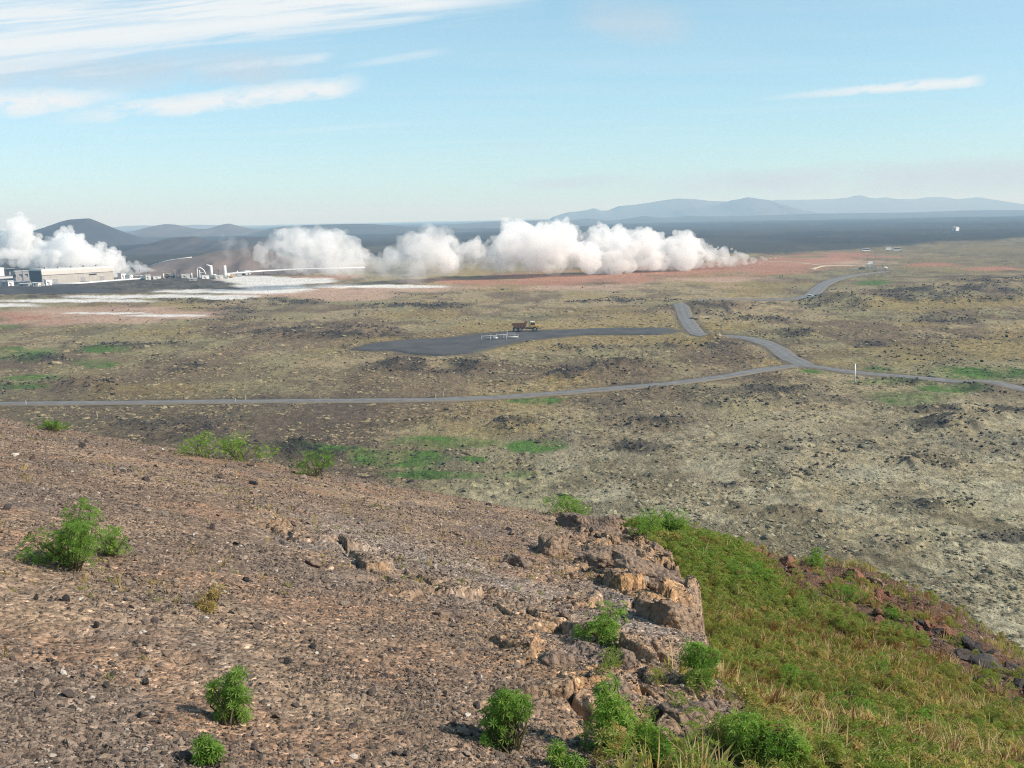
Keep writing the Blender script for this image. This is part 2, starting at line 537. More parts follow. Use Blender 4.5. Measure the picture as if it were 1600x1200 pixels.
def zones(x, y):
    px, py = proj(x, y, np.zeros_like(x))
    d = np.hypot(x, y)
    nz = fbm(x / 9, y / 14, 4, 3)
    nb = fbm(x / 26, y / 40, 4, 9)
    Z = {}
    def union(lst, n=nz, soft=0.35, amp=0.7):
        m = np.zeros(x.shape)
        for e in lst:
            k = (np.abs(px - e[0]) < e[2] * 2.2) & (np.abs(py - e[1]) < e[3] * 2.2 + 2)
            if k.any(): m[k] = np.maximum(m[k], ell(px[k], py[k], *e, n[k], soft, amp))
        return m
    Z['lava'] = union(LAVA, soft=0.45, amp=1.1)
    rnd_lava = sst(0.56, 0.68, fbm(x / 22 + 40, y / 30, 5, 77)) * sst(0.35, 0.6, fbm(x / 120, y / 160, 2, 5))
    Z['lava'] = np.maximum(Z['lava'], rnd_lava * 0.5 * sst(120, 200, d))
    Z['green'] = union(GREEN, amp=0.5)
    Z['white'] = union(WHITE, nb, 0.25, 0.7)
    Z['pink'] = union(PINK, nb, 0.5, 1.1)
    Z['red'] = union(REDS, nb, 0.5, 1.1)
    # far lava field beyond the brown heath
    bx = np.array([-900, 0, 240, 400, 900, 1200, 1290, 1450, 1600, 2200]); by = np.array([440, 428, 418, 412, 402, 396, 392, 381, 372, 340.0])
    Z['far'] = sst(2.0, -2.0, py - np.interp(px, bx, by) + (nb - 0.5) * 8) * (y > 50)
    Z['far'] = np.where(y <= 50, sst(900, 1100, d), Z['far'])
    Z['plant'] = sst(40, -20, px - 385) * sst(462, 455, py) * sst(405, 420, py)
    Z['flat'] = flat_mask(x, y)
    for k in ('lava', 'green'): Z[k] = Z[k] * (1 - Z['flat'])
    for k in ('white', 'pink', 'red'): Z['lava'] = Z['lava'] * (1 - 0.8 * Z[k])
    return Z, px, py, d, nz, nb


def plain_h(x, y, Zn=None):
    if Zn is None: Zn = zones(x, y)
    Z, px, py, d, nz, nb = Zn
    hum = 0.55 * (fbm(x / 6, y / 6, 3, 21) - 0.5) + 0.5 * (ridged(x / 2.6, y / 2.6, 3, 31) - 0.5)
    rug = ridged(x / 7, y / 7, 4, 51) ** 2
    lav = Z['lava'] * (1.15 * rug + 0.4 * fbm(x / 1.7, y / 1.7, 2, 8) - 0.2)
    smooth = np.clip(Z['white'] + 0.7 * Z['pink'] + 0.6 * Z['red'], 0, 1)
    fl = np.clip(Z['flat'] + smooth * 0.85, 0, 1)
    far = Z['far'] * (3.0 * (ridged(x / 60, y / 130, 4, 61) - 0.45) + 9.0 * (fbm(x / 500, y / 900, 3, 66) - 0.5) * sst(1500, 4000, d))
    return low(x, y) + (hum + lav) * (1 - fl) + far - 0.10 * Z['flat']


def polar_grid(az, rr):
    A, Rr = np.meshgrid(az, rr)
    x = (np.sin(A) * Rr).ravel(); y = (np.cos(A) * Rr).ravel()
    na, nr = len(az), len(rr)
    i = np.arange(nr - 1)[:, None] * na + np.arange(na)[None, :]
    j = np.arange(nr - 1)[:, None] * na + (np.arange(na)[None, :] + 1) % na
    f = np.stack([i, j, j + na, i + na], -1).reshape(-1, 4)
    return x, y, f[:, ::-1]


fine = np.linspace(R(-34), R(34), 920)
coarse = np.linspace(R(34), R(326), 90)[1:-1]
az = np.concatenate([fine, coarse])
rr = np.concatenate([[1.0, 30.0], 1 / np.linspace(1 / 76.0, 1 / 5200.0, 590), [6000, 7500, 9500, 12500, 16000, 20000]])
gx, gy, gf = polar_grid(az, rr)
ZN = zones(gx, gy)
gz = plain_h(gx, gy, ZN)
Zs, gpx, gpy, gd, nz_, nb_ = ZN
tone = fbm(gx / 38, gy / 60, 4, 101); tone2 = fbm(gx / 7, gy / 10, 3, 105)
c = np.tile(np.array([0.325, 0.265, 0.165]), (len(gx), 1))
c = lerp3(c, (0.26, 0.232, 0.135), sst(0.42, 0.62, tone))
c = lerp3(c, (0.175, 0.13, 0.09), sst(0.5, 0.66, fbm(gx / 30 + 9, gy / 46, 4, 111)) * 0.85)
c = lerp3(c, (0.115, 0.09, 0.066), sst(0.52, 0.64, fbm(gx / 11 + 3, gy / 15, 4, 121)) * 0.6)
c = lerp3(c, (0.30, 0.235, 0.105), sst(0.52, 0.7, fbm(gx / 44, gy / 50 + 31, 4, 131)) * 0.7)
c = lerp3(c, (0.11, 0.086, 0.068), sst(640, 560, gpx) * sst(585, 640, gpy) * 0.75)           # brown heath left of the hill foot
mossm = sst(560, 760, gpy + 0.10 * (gpx - 1200)) * sst(560, 900, gpx)
c = lerp3(c, (0.37, 0.345, 0.245), mossm * (0.45 + 0.55 * sst(0.35, 0.6, tone2)))
c = lerp3(c, (0.15, 0.13, 0.085), mossm * sst(0.52, 0.66, fbm(gx / 8, gy / 12, 4, 141)) * 0.7)
c = lerp3(c, (0.17, 0.15, 0.10), sst(470, 390, gpy) * sst(1180, 1300, gpx) * 0.6)
c = lerp3(c, (0.48, 0.335, 0.26), np.clip(Zs['pink'] * 1.0, 0, 1) * 0.85)
c = lerp3(c, (0.40, 0.205, 0.145), Zs['red'] * 0.85)
c = lerp3(c, (0.72, 0.72, 0.72), Zs['white'])
c = lerp3(c, (0.10, 0.095, 0.095), Zs['plant'] * 0.85 * (1 - Zs['white']))
c = lerp3(c, (0.08, 0.17, 0.035), Zs['green'] * (0.45 + 0.5 * sst(0.35, 0.55, tone2)))
c = lerp3(c, (0.046, 0.043, 0.043), Zs['lava'] * sst(0.36, 0.6, tone2 * 0.6 + 0.4 * nz_) * 0.85)
c = lerp3(c, (0.032, 0.033, 0.036), Zs['far'] * 0.92)
c = lerp3(c, (0.075, 0.075, 0.066), Zs['far'] * sst(0.5, 0.62, fbm(gx / 260, gy / 380, 5, 151)) * 0.75)
c = lerp3(c, (0.15, 0.135, 0.10), Zs['far'] * sst(0.56, 0.66, fbm(gx / 120 + 5, gy / 300, 5, 153)) * sst(2600, 1200, gd) * 0.6)
c = lerp3(c, (0.075, 0.07, 0.066), Zs['flat'] * 0.6)

gm_, nt = nmat('heath_ground'); t = NT(nt)
pos = t.n('ShaderNodeNewGeometry').outputs['Position']
ca = t.n('ShaderNodeAttribute', attribute_name='Col').outputs['Color']
wob = t.n('ShaderNodeVectorMath', operation='MULTIPLY'); t.L(pos, wob.inputs[0]); wob.inputs[1].default_value = (1.0, 0.8, 1.0)
n1 = t.noise(wob.outputs[0], 0.55, 6, 0.68, 0.3)
n2 = t.noise(wob.outputs[0], 2.6, 4, 0.65)
n3 = t.noise(wob.outputs[0], 0.09, 4, 0.6)
k1 = t.ramp(n1, [(0.32, (0.22, 0.21, 0.20)), (0.43, (0.66, 0.65, 0.62)), (0.55, (1.08, 1.06, 1.02)), (0.70, (1.5, 1.48, 1.42))])
k2 = t.ramp(n2, [(0.30, (0.62, 0.6, 0.6)), (0.5, (1.0, 1.0, 1.0)), (0.72, (1.3, 1.3, 1.26))])
k1 = t.mix(t.rng(t.noise(pos, 0.03, 3, 0.6), 0.4, 0.62, 0.35, 1.0), (1, 1, 1, 1), k1)      # crease shade painted into the colour crowds in some places, not in others
col = t.mix(1.0, t.mix(1.0, ca, k1, 'MULTIPLY'), k2, 'MULTIPLY')
col = t.mix(t.rng(n3, 0.42, 0.66, 0.0, 0.35), col, t.mix(1.0, col, (0.72, 0.66, 0.62, 1), 'MULTIPLY'))
b = t.n('ShaderNodeBsdfPrincipled'); t.L(col, b.inputs['Base Color']); b.inputs['Roughness'].default_value = 0.95
b.inputs['Specular IOR Level'].default_value = 0.15
bp = t.n('ShaderNodeBump'); bp.inputs['Strength'].default_value = 1.0; bp.inputs['Distance'].default_value = 1.1
t.L(t.m('ADD', n1, t.m('MULTIPLY', n2, 0.25)), bp.inputs['Height']); t.L(bp.outputs[0], b.inputs['Normal'])
o_ = t.n('ShaderNodeOutputMaterial'); t.L(b.outputs[0], o_.inputs[0])
ground_o = mesh_np('ground', np.stack([gx, gy, gz], 1), gf, gm_, True, {'Col': ('FLOAT_COLOR', c)})
tag(ground_o, 'heath and lava plain with red and white geothermal patches', kind='structure')

# ------------------------------------------------------------------ roads and the gravel lot
m_road, nt = nmat('worn_asphalt'); t = NT(nt)
pos = t.n('ShaderNodeNewGeometry').outputs['Position']
q = t.mix(t.rng(t.noise(pos, 0.4, 5, 0.6), 0.35, 0.65), (0.15, 0.15, 0.155, 1), (0.22, 0.218, 0.215, 1))
q = t.mix(t.rng(t.noise(pos, 6.0, 3, 0.6), 0.3, 0.7), t.mix(1.0, q, (0.75, 0.75, 0.75, 1), 'MULTIPLY'), q)
tk = t.n('ShaderNodeAttribute', attribute_name='track').outputs['Fac']; eg = t.n('ShaderNodeAttribute', attribute_name='verge').outputs['Fac']
q = t.mix(t.m('MULTIPLY', tk, t.rng(t.noise(pos, 0.25, 3, 0.6), 0.3, 0.6)), q, t.mix(1.0, q, (0.6, 0.6, 0.62, 1), 'MULTIPLY'))
q = t.mix(t.m('MULTIPLY', eg, t.rng(t.noise(pos, 0.9, 4, 0.7), 0.3, 0.5)), q, (0.16, 0.13, 0.09, 1))
b = t.n('ShaderNodeBsdfPrincipled'); t.L(q, b.inputs['Base Color']); b.inputs['Roughness'].default_value = 0.85
o_ = t.n('ShaderNodeOutputMaterial'); t.L(b.outputs[0], o_.inputs[0])
m_lot, nt = nmat('black_gravel'); t = NT(nt)
pos = t.n('ShaderNodeNewGeometry').outputs['Position']
n0 = t.noise(pos, 0.12, 5, 0.65); n1 = t.noise(pos, 1.6, 4, 0.65)
q = t.mix(t.rng(n0, 0.35, 0.65), (0.05, 0.051, 0.055, 1), (0.098, 0.097, 0.1, 1))
q = t.mix(t.rng(n1, 0.3, 0.7), t.mix(1.0, q, (0.55, 0.55, 0.55, 1), 'MULTIPLY'), q)
b = t.n('ShaderNodeBsdfPrincipled'); t.L(q, b.inputs['Base Color']); b.inputs['Roughness'].default_value = 0.95
bp = t.n('ShaderNodeBump'); bp.inputs['Strength'].default_value = 0.6; bp.inputs['Distance'].default_value = 0.4
t.L(n1, bp.inputs['Height']); t.L(bp.outputs[0], b.inputs['Normal'])
o_ = t.n('ShaderNodeOutputMaterial'); t.L(b.outputs[0], o_.inputs[0])


def ribbon(name, P, w, mat, zo=0.10, label=None, parent=None):
    d = np.gradient(P, axis=0); d /= np.linalg.norm(d, axis=1)[:, None]
    n = np.stack([d[:, 1], -d[:, 0]], 1)
    offs = [(-0.5 * w - 1.1, -0.55), (-0.5 * w - 0.25, -0.03), (-0.5 * w, 0.0), (-0.34 * w, 0.02), (-0.24 * w, 0.03), (-0.12 * w, 0.05), (0.12 * w, 0.05), (0.24 * w, 0.03), (0.34 * w, 0.02), (0.5 * w, 0.0), (0.5 * w + 0.25, -0.03), (0.5 * w + 1.1, -0.55)]
    vs = []
    z0 = low(P[:, 0], P[:, 1])
    for o, dz in offs:
        jit = (vn(np.arange(len(P)) * 0.7, np.full(len(P), o), 5) - 0.5) * 0.9 if abs(o) > 0.45 * w else 0
        q = P + n * (np.asarray(o + jit)[:, None] if np.ndim(jit) else o)
        vs.append(np.stack([q[:, 0], q[:, 1], z0 + zo + dz], 1))
    m = len(P); V_ = np.concatenate(vs)
    f = []
    for k in range(len(offs) - 1):
        i = np.arange(m - 1)
        f.append(np.stack([k * m + i, k * m + i + 1, (k + 1) * m + i + 1, (k + 1) * m + i], 1))
    tr_ = np.repeat([0, 0, 0, 0.2, 1, 0.1, 0.1, 1, 0.2, 0, 0, 0], m); vg_ = np.repeat([1, 1, 0.75, 0, 0, 0, 0, 0, 0, 0.75, 1, 1], m)
    o = mesh_np(name, V_, np.concatenate(f), mat, True, {'track': ('FLOAT', tr_), 'verge': ('FLOAT', vg_)}, parent=parent)
    if label: tag(o, label, kind='structure')
    return o


ribbon('road', ROADPTS['main_road'][0], 4.0, m_road, 0.12, 'grey asphalt road running across the whole plain')
ribbon('road', ROADPTS['side_road'][0], 5.4, m_road, 0.16, 'grey side road climbing from the junction past the black gravel lot')
ribbon('road', ROADPTS['crater_road'][0], 7.0, m_road, 0.14, 'far grey road bending up to the steam field car park')

# gravel lot: a low fill with a ragged edge
lo_, hi_ = LOT.min(0) - 3, LOT.max(0) + 3
xs = np.arange(lo_[0], hi_[0], 0.9); ys = np.arange(lo_[1], hi_[1], 0.9)
Xg, Yg = np.meshgrid(xs, ys); xg, yg = Xg.ravel(), Yg.ravel()
dl = poly_dist(xg, yg, LOT) + 1.8 * (fbm(xg / 4, yg / 4, 3, 3) - 0.5)
zg = low(xg, yg) + 0.35 - sst(-1.0, 1.2, dl) * 1.3 + 0.10 * (fbm(xg / 5, yg / 5, 3, 6) - 0.5) * sst(0, -4, dl)
i = np.arange(len(ys) - 1)[:, None] * len(xs) + np.arange(len(xs) - 1)[None, :]
ff = np.stack([i, i + 1, i + 1 + len(xs), i + len(xs)], -1).reshape(-1, 4)
ff = ff[(dl[ff] < 1.6).any(1)]
used, inv = np.unique(ff, return_inverse=True)
tag(mesh_np('gravel_lot', np.stack([xg, yg, zg], 1)[used], inv.reshape(-1, 4), m_lot, True), 'black volcanic gravel lot beside the side road', kind='structure')

# pale footpaths of the steam field and the parking area
m_path = simple_mat('pale_gravel', (0.46, 0.38, 0.27), 0.9, 0, 0.2, 0.8)
for pts, w, lb in ([((1268, 422), (1282, 416.5), (1300, 415), (1352, 414.5))], 2.6, 'pale footpath between the steam field and the parked cars'), \
                  ([((1198, 409), (1240, 410), (1290, 415.5))], 2.0, 'pale footpath crossing the red steam field'):
    P = catmull([tuple(at(*p))[:2] for p in pts[0]], 3.0)
    ribbon('footpath', P, w, m_path, 0.30, lb)
CPK = catmull([tuple(at(*p))[:2] for p in ((1326, 421), (1360, 420.5), (1392, 420.5))], 3.0)
ribbon('car_park', CPK, 11.0, m_road, 0.22, 'small grey car park under the steam field')

# ------------------------------------------------------------------ mountains and far hills
m_mtn, nt = nmat('mountain_rock'); t = NT(nt)
pos = t.n('ShaderNodeNewGeometry').outputs['Position']
ca = t.n('ShaderNodeAttribute', attribute_name='Col').outputs['Color']
n0 = t.m('ADD', t.m('MULTIPLY', t.noise(pos, 0.012, 7, 0.62), 0.6), t.m('MULTIPLY', t.noise(pos, 0.11, 5, 0.65), 0.4))
q = t.mix(1.0, ca, t.ramp(n0, [(0.3, (0.6, 0.6, 0.6)), (0.55, (1, 1, 1)), (0.7, (1.35, 1.3, 1.2))]), 'MULTIPLY')
b = t.n('ShaderNodeBsdfPrincipled'); t.L(q, b.inputs['Base Color']); b.inputs['Roughness'].default_value = 0.95
o_ = t.n('ShaderNodeOutputMaterial'); t.L(b.outputs[0], o_.inputs[0])


def ridge(name, prof, D, depth, col, label, rough=0.12, seed=1, n=150):
    """a hill mass: skyline heights at distance D, falling away to both sides"""
    P = [at_y(px, py, D) for px, py in prof]
    X_ = np.array([p.x for p in P]); H_ = np.array([p.z for p in P])
    xs = np.linspace(X_[0], X_[-1], n); ys = np.linspace(-1, 1, 41)
    Xg, Yg = np.meshgrid(xs, ys)
    hk = np.interp(xs, X_, H_); ker = np.hanning(7); ker /= ker.sum()
    hk = 0.5 * hk + 0.5 * np.convolve(np.pad(hk, 3, 'edge'), ker, 'valid')
    hx = np.tile(hk, (41, 1))
    S = (xs[-1] - xs[0]) / 9
    mean = max(8.0, H_.max())
    gul = fbm(Xg / S + seed, Yg * 2.2, 5, seed) - 0.5
    a = np.clip(1 - np.abs(Yg + gul * 0.35 * (1 - np.exp(-(Yg / 0.3) ** 2))), 0, 1)
    prof_y = a ** 0.85
    z = -4 + (hx + 4) * np.where(np.abs(Yg) < 0.03, 1.0, prof_y) + mean * rough * gul * (1 - np.exp(-(Yg / 0.2) ** 2))
    z = np.minimum(z, hx + 0.2)
    z[0] = z[-1] = -6; z[:, 0] = -6; z[:, -1] = -6
    v = np.stack([Xg.ravel(), (D + Yg * depth).ravel(), z.ravel()], 1)
    i = np.arange(40)[:, None] * n + np.arange(n - 1)[None, :]
    f = np.stack([i, i + 1, i + 1 + n, i + n], -1).reshape(-1, 4)
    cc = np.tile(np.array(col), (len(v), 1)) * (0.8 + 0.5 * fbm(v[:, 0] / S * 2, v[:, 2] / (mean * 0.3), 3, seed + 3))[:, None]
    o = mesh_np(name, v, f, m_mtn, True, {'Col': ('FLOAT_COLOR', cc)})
    return tag(o, label, kind='structure')


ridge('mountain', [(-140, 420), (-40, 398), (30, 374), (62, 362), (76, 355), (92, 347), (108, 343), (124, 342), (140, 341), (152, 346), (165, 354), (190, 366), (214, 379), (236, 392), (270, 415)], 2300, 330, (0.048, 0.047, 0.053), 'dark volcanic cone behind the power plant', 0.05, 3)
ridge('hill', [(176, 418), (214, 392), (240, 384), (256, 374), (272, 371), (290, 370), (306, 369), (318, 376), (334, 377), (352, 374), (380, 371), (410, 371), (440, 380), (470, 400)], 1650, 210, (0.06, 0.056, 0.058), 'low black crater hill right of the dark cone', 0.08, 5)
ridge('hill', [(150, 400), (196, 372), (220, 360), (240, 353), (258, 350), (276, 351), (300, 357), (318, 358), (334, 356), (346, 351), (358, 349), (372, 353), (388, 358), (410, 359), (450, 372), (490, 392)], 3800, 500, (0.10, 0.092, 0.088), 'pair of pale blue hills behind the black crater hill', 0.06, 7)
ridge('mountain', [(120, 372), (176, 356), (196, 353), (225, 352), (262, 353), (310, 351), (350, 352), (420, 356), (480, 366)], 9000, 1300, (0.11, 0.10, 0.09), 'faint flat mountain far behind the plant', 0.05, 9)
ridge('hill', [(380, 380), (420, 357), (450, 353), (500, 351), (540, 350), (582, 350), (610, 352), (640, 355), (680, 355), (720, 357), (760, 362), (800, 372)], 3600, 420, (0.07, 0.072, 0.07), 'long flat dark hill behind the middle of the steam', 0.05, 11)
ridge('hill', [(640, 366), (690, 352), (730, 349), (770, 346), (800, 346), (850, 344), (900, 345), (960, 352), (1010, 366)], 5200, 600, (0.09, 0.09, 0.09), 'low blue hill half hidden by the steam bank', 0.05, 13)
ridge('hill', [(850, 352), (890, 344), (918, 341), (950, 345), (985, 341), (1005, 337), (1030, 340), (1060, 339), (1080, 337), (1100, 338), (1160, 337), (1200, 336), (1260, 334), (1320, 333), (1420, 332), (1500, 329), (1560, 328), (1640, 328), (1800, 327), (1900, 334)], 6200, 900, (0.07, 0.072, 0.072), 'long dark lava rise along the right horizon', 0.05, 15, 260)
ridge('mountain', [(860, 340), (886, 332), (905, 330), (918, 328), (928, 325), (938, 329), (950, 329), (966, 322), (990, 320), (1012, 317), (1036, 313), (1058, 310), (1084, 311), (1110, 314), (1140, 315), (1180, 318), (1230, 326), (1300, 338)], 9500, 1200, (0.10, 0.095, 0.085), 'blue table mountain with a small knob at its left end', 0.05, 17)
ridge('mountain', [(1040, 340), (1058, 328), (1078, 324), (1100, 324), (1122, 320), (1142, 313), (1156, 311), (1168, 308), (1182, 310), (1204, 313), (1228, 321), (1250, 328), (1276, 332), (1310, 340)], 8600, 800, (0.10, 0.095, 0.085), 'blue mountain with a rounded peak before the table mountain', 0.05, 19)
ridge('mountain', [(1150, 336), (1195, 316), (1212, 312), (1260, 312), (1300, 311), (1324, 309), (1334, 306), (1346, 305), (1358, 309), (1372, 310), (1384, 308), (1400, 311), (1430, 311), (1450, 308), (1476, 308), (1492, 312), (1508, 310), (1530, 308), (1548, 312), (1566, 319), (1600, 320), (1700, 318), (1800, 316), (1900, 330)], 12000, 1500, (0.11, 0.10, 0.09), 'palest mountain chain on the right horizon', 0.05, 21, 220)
ridge('hill', [(196, 436), (214, 427), (234, 416), (262, 408), (280, 405), (300, 402.5), (330, 394), (350, 391), (380, 388), (404, 383), (420, 391), (440, 398), (470, 404), (520, 412), (560, 424), (600, 434)], 900, 80, (0.15, 0.118, 0.105), 'low red brown hill rising behind the wellheads', 0.16, 23)
# ------------------------------------------------------------------ the hillside in front
def base_drop(x, y):
    return 1.65 + 0.212 * y + 0.208 * x


EDGE = np.array([(-9.0, 0.8), (2.0, 0.85), (5.1, 0.95), (7.0, 1.30), (9.0, 1.75), (10.5, 2.05), (13.0, 2.35), (16.5, 2.5), (20.0, 2.55), (24.0, 2.3), (60, 2.0)])


def edge_x(y): return np.interp(y, EDGE[:, 0], EDGE[:, 1])


def hill_low(x, y):
    wob = 0.8 * (fbm(y / 1.6, x * 0 + 3.3, 3, 12) - 0.5) + 0.25 * (fbm(y / 0.5, x / 0.6, 2, 14) - 0.5)
    e = x - edge_x(y) + wob                              # > 0: the grassy side below the rock lip
    step = np.interp(y, [0, 5, 6.5, 8.0, 9.0, 11, 14, 17.5, 20.5, 23], [0.0, 0.05, 0.16, 0.42, 0.85, 0.95, 0.75, 0.35, 0.05, 0.0])
    d = base_drop(x, y)
    lip = np.exp(-((e + 0.45) / 0.7) ** 2) * np.interp(y, [4, 7, 11, 17, 22], [0.02, 0.06, 0.08, 0.08, 0.0])
    wd_ = np.interp(y, [5, 7.5, 9.5, 16, 20], [1.1, 0.7, 0.14, 0.16, 0.5])
    z = -d + lip - step * sst(0, 1, (e + 0.08) / wd_)
    z = z - 0.24 * np.maximum(0, x - 7.5) ** 1.35
    z = z + np.where(x < -6, 0.02 * (x + 6), 0)
    yc = 21.6 + 2.2 * (fbm(x / 3.2, x * 0, 3, 17) - 0.5) + np.where(x > 3, 0.10 * (x - 3), 0)
    over = np.maximum(0, y - yc)
    z = z - 0.75 * (np.sqrt(over ** 2 + 1.2) - math.sqrt(1.2))
    return CAMZ + z, e


def hill_zone(x, y, e):
    """masks used for relief, colour and scatter"""
    Zm = {}
    n1 = fbm(x / 0.9, y / 0.9, 4, 201)
    Zm['n1'] = n1
    rockband = np.exp(-((e + 0.75) / 0.85) ** 2) * sst(8.5, 11, y) * (1 - sst(21, 22.5, y))
    rockband = np.maximum(rockband, np.exp(-((e + 0.75) / 0.6) ** 2) * sst(4.8, 6.0, y) * (1 - sst(8, 9, y)) * 0.8)
    rockband = np.maximum(rockband, 0.8 * np.exp(-((x - 0.35) / 0.5) ** 2 - ((y - 7.2) / 0.7) ** 2))
    spur = np.exp(-((y - (11.2 - 1.1 * (x + 2.4))) / 1.1) ** 2) * sst(-4.0, -2.6, x) * (1 - sst(0.6, 1.6, x))
    Zm['rock'] = np.clip(np.maximum(rockband * (0.55 + 0.8 * n1), 0.62 * spur * (0.4 + n1)), 0, 1) * (1 - sst(-0.05, 0.12, e))
    Zm['grass'] = sst(0.02, 0.35, e + 0.9 * (fbm(x / 0.7, y / 0.7, 3, 203) - 0.5) * np.interp(y, [5, 8, 9.5], [1, 0.8, 0.15]))
    bare = sst(0.2, 0.9, x - (6.0 + 0.18 * (y - 14))) * sst(11.0, 13.5, y) * (1 - sst(0.0, 2.0, (11.5 - 0.0 * y) - y))
    pxh, pyh = proj(x, y, hill_low(x, y)[0])
    low_edge = np.interp(pxh, [1180, 1260, 1350, 1430, 1500, 1600, 1750], [862, 918, 962, 1000, 1045, 1112, 1190])
    crestbare = sst(14, -14, pyh - low_edge - 12 + 34 * (n1 - 0.5)) * sst(1150, 1200, pxh) * (y > 8)
    Zm['bare'] = np.clip(crestbare, 0, 1) * (1 - sst(0.6, 0.75, n1) * 0.4) * Zm['grass']
    Zm['gully'] = np.exp(-(e / 0.35) ** 2) * sst(4, 6, y)
    return Zm


def hill_h(x, y):
    z, e = hill_low(x, y)
    Zm = hill_zone(x, y, e)
    f1, f2, cid = worley(x / 0.42 + 0.3 * vn(x / 0.3, y / 0.3, 4), y / 0.55 + 0.3 * vn(x / 0.3, y / 0.3, 6), 19)
    g1, g2, gid = worley(x / 0.13, y / 0.16, 29)
    crack = sst(0.0, 0.16, f2 - f1)
    rk = Zm['rock']
    z = z + rk * ((cid - 0.42) * 0.36 * crack - 0.12 * (1 - crack) + (gid - 0.5) * 0.07 * sst(0, 0.2, g2 - g1))
    z = z + 0.16 * (fbm(x / 2.2, y / 2.2, 3, 301) - 0.5) + 0.07 * (fbm(x / 0.45, y / 0.45, 3, 311) - 0.5) + 0.02 * (vn(x / 0.09, y / 0.09, 321) - 0.5)
    z = z + Zm['grass'] * 0.25 * (fbm(x / 0.8, y / 0.8, 3, 331) - 0.5)
    z = z + Zm['bare'] * 0.22 * (ridged(x / 0.9, y / 0.9, 3, 341) - 0.5)
    return z, e, Zm, cid, crack


def hz1(x, y):
    return float(hill_h(np.array([x], float), np.array([y], float))[0][0])


def hill_at(px, py):
    """point of the hillside seen at a pixel"""
    d = ray(px, py); lo, hi = 2.5, 34.0
    for n in (320, 40, 20):
        ks = np.linspace(lo, hi, n)
        under = CAMZ + d.z / d.y * ks < hill_h(d.x / d.y * ks, ks)[0]
        i = max(1, int(np.argmax(under))) if under.any() else n - 1
        lo, hi = ks[i - 1], ks[i]
    return Vector((d.x / d.y * hi, hi, hz1(d.x / d.y * hi, hi)))


fine = np.linspace(R(-33), R(33), 830); coarse = np.linspace(R(33), R(327), 60)[1:-1]
az = np.concatenate([fine, coarse])
rr = np.concatenate([[0.3, 1.5, 2.8], 1 / np.linspace(1 / 3.9, 1 / 25.5, 440), [26.5, 28, 30, 33, 37, 42, 48, 56, 66, 80]])
hx, hy, hf = polar_grid(az, rr)
hz_, he, HZ, hcid, hcrack = hill_h(hx, hy)
behind = sst(0, -30, hy)
n1 = HZ['n1']; n2 = fbm(hx / 2.4, hy / 2.4, 4, 401); n3 = fbm(hx / 0.35, hy / 0.35, 3, 411)
c = np.tile(np.array([0.225, 0.162, 0.118]), (len(hx), 1))
c = lerp3(c, (0.33, 0.24, 0.168), sst(0.48, 0.66, n2) * 0.8)
c = lerp3(c, (0.19, 0.15, 0.125), sst(0.5, 0.66, fbm(hx / 1.7 + 5, hy / 1.7, 4, 421)) * 0.8)
greyb = np.exp(-((hy - (12.4 - 0.95 * (hx + 2.4))) / 1.5) ** 2) * sst(-3.6, -2.2, hx) * (1 - sst(1.2, 2.0, hx))
c = lerp3(c, (0.30, 0.265, 0.24), greyb * 0.75)
c = lerp3(c, (0.30, 0.19, 0.125), sst(0.56, 0.7, fbm(hx / 1.3, hy / 1.3 + 9, 4, 431)) * 0.7)
rk = HZ['rock']
c = lerp3(c, (0.34, 0.235, 0.150), rk * sst(0.25, 0.8, hcid) * 0.95)
c = lerp3(c, (0.20, 0.175, 0.165), rk * sst(0.45, 0.2, hcid) * 0.9)
c = lerp3(c, (0.42, 0.25, 0.12), rk * sst(0.52, 0.66, fbm(hx / 0.7, hy / 0.7, 3, 441)) * 0.7)
c = lerp3(c, (0.25, 0.20, 0.10), HZ['grass'] * 0.9)
c = lerp3(c, (0.115, 0.068, 0.045), HZ['bare'])
c = lerp3(c, (0.055, 0.045, 0.042), HZ['bare'] * sst(9.2, 11.0, hx) * sst(0.4, 0.55, n1))
m_hill, nt = nmat('hill_soil'); t = NT(nt)
pos = t.n('ShaderNodeNewGeometry').outputs['Position']
ca = t.n('ShaderNodeAttribute', attribute_name='Col').outputs['Color']
nA = t.noise(pos, 9.0, 5, 0.7); nB = t.noise(pos, 38.0, 3, 0.7)
vo = t.n('ShaderNodeTexVoronoi'); t.L(pos, vo.inputs['Vector']); vo.inputs['Scale'].default_value = 26.0
vd = t.n('ShaderNodeSeparateColor'); t.L(vo.outputs['Color'], vd.inputs[0])
k1 = t.ramp(nA, [(0.3, (0.5, 0.5, 0.5)), (0.5, (1, 1, 1)), (0.72, (1.45, 1.42, 1.38))])
k2 = t.ramp(vd.outputs[0], [(0.0, (0.55, 0.54, 0.54)), (0.6, (1.05, 1.03, 1.0)), (0.93, (1.25, 1.22, 1.2)), (1.0, (2.2, 2.15, 2.1))])
col = t.mix(1.0, t.mix(1.0, ca, k1, 'MULTIPLY'), k2, 'MULTIPLY')
b = t.n('ShaderNodeBsdfPrincipled'); t.L(col, b.inputs['Base Color']); b.inputs['Roughness'].default_value = 0.92
b.inputs['Specular IOR Level'].default_value = 0.2
bp = t.n('ShaderNodeBump'); bp.inputs['Strength'].default_value = 0.9; bp.inputs['Distance'].default_value = 0.05
t.L(t.m('ADD', t.m('ADD', nA, t.m('MULTIPLY', nB, 0.3)), t.m('MULTIPLY', vo.outputs['Distance'], -0.5)), bp.inputs['Height']); t.L(bp.outputs[0], b.inputs['Normal'])
o_ = t.n('ShaderNodeOutputMaterial'); t.L(b.outputs[0], o_.inputs[0])
hill_o = mesh_np('hillside', np.stack([hx, hy, hz_], 1), hf, m_hill, True, {'Col': ('FLOAT_COLOR', c)})
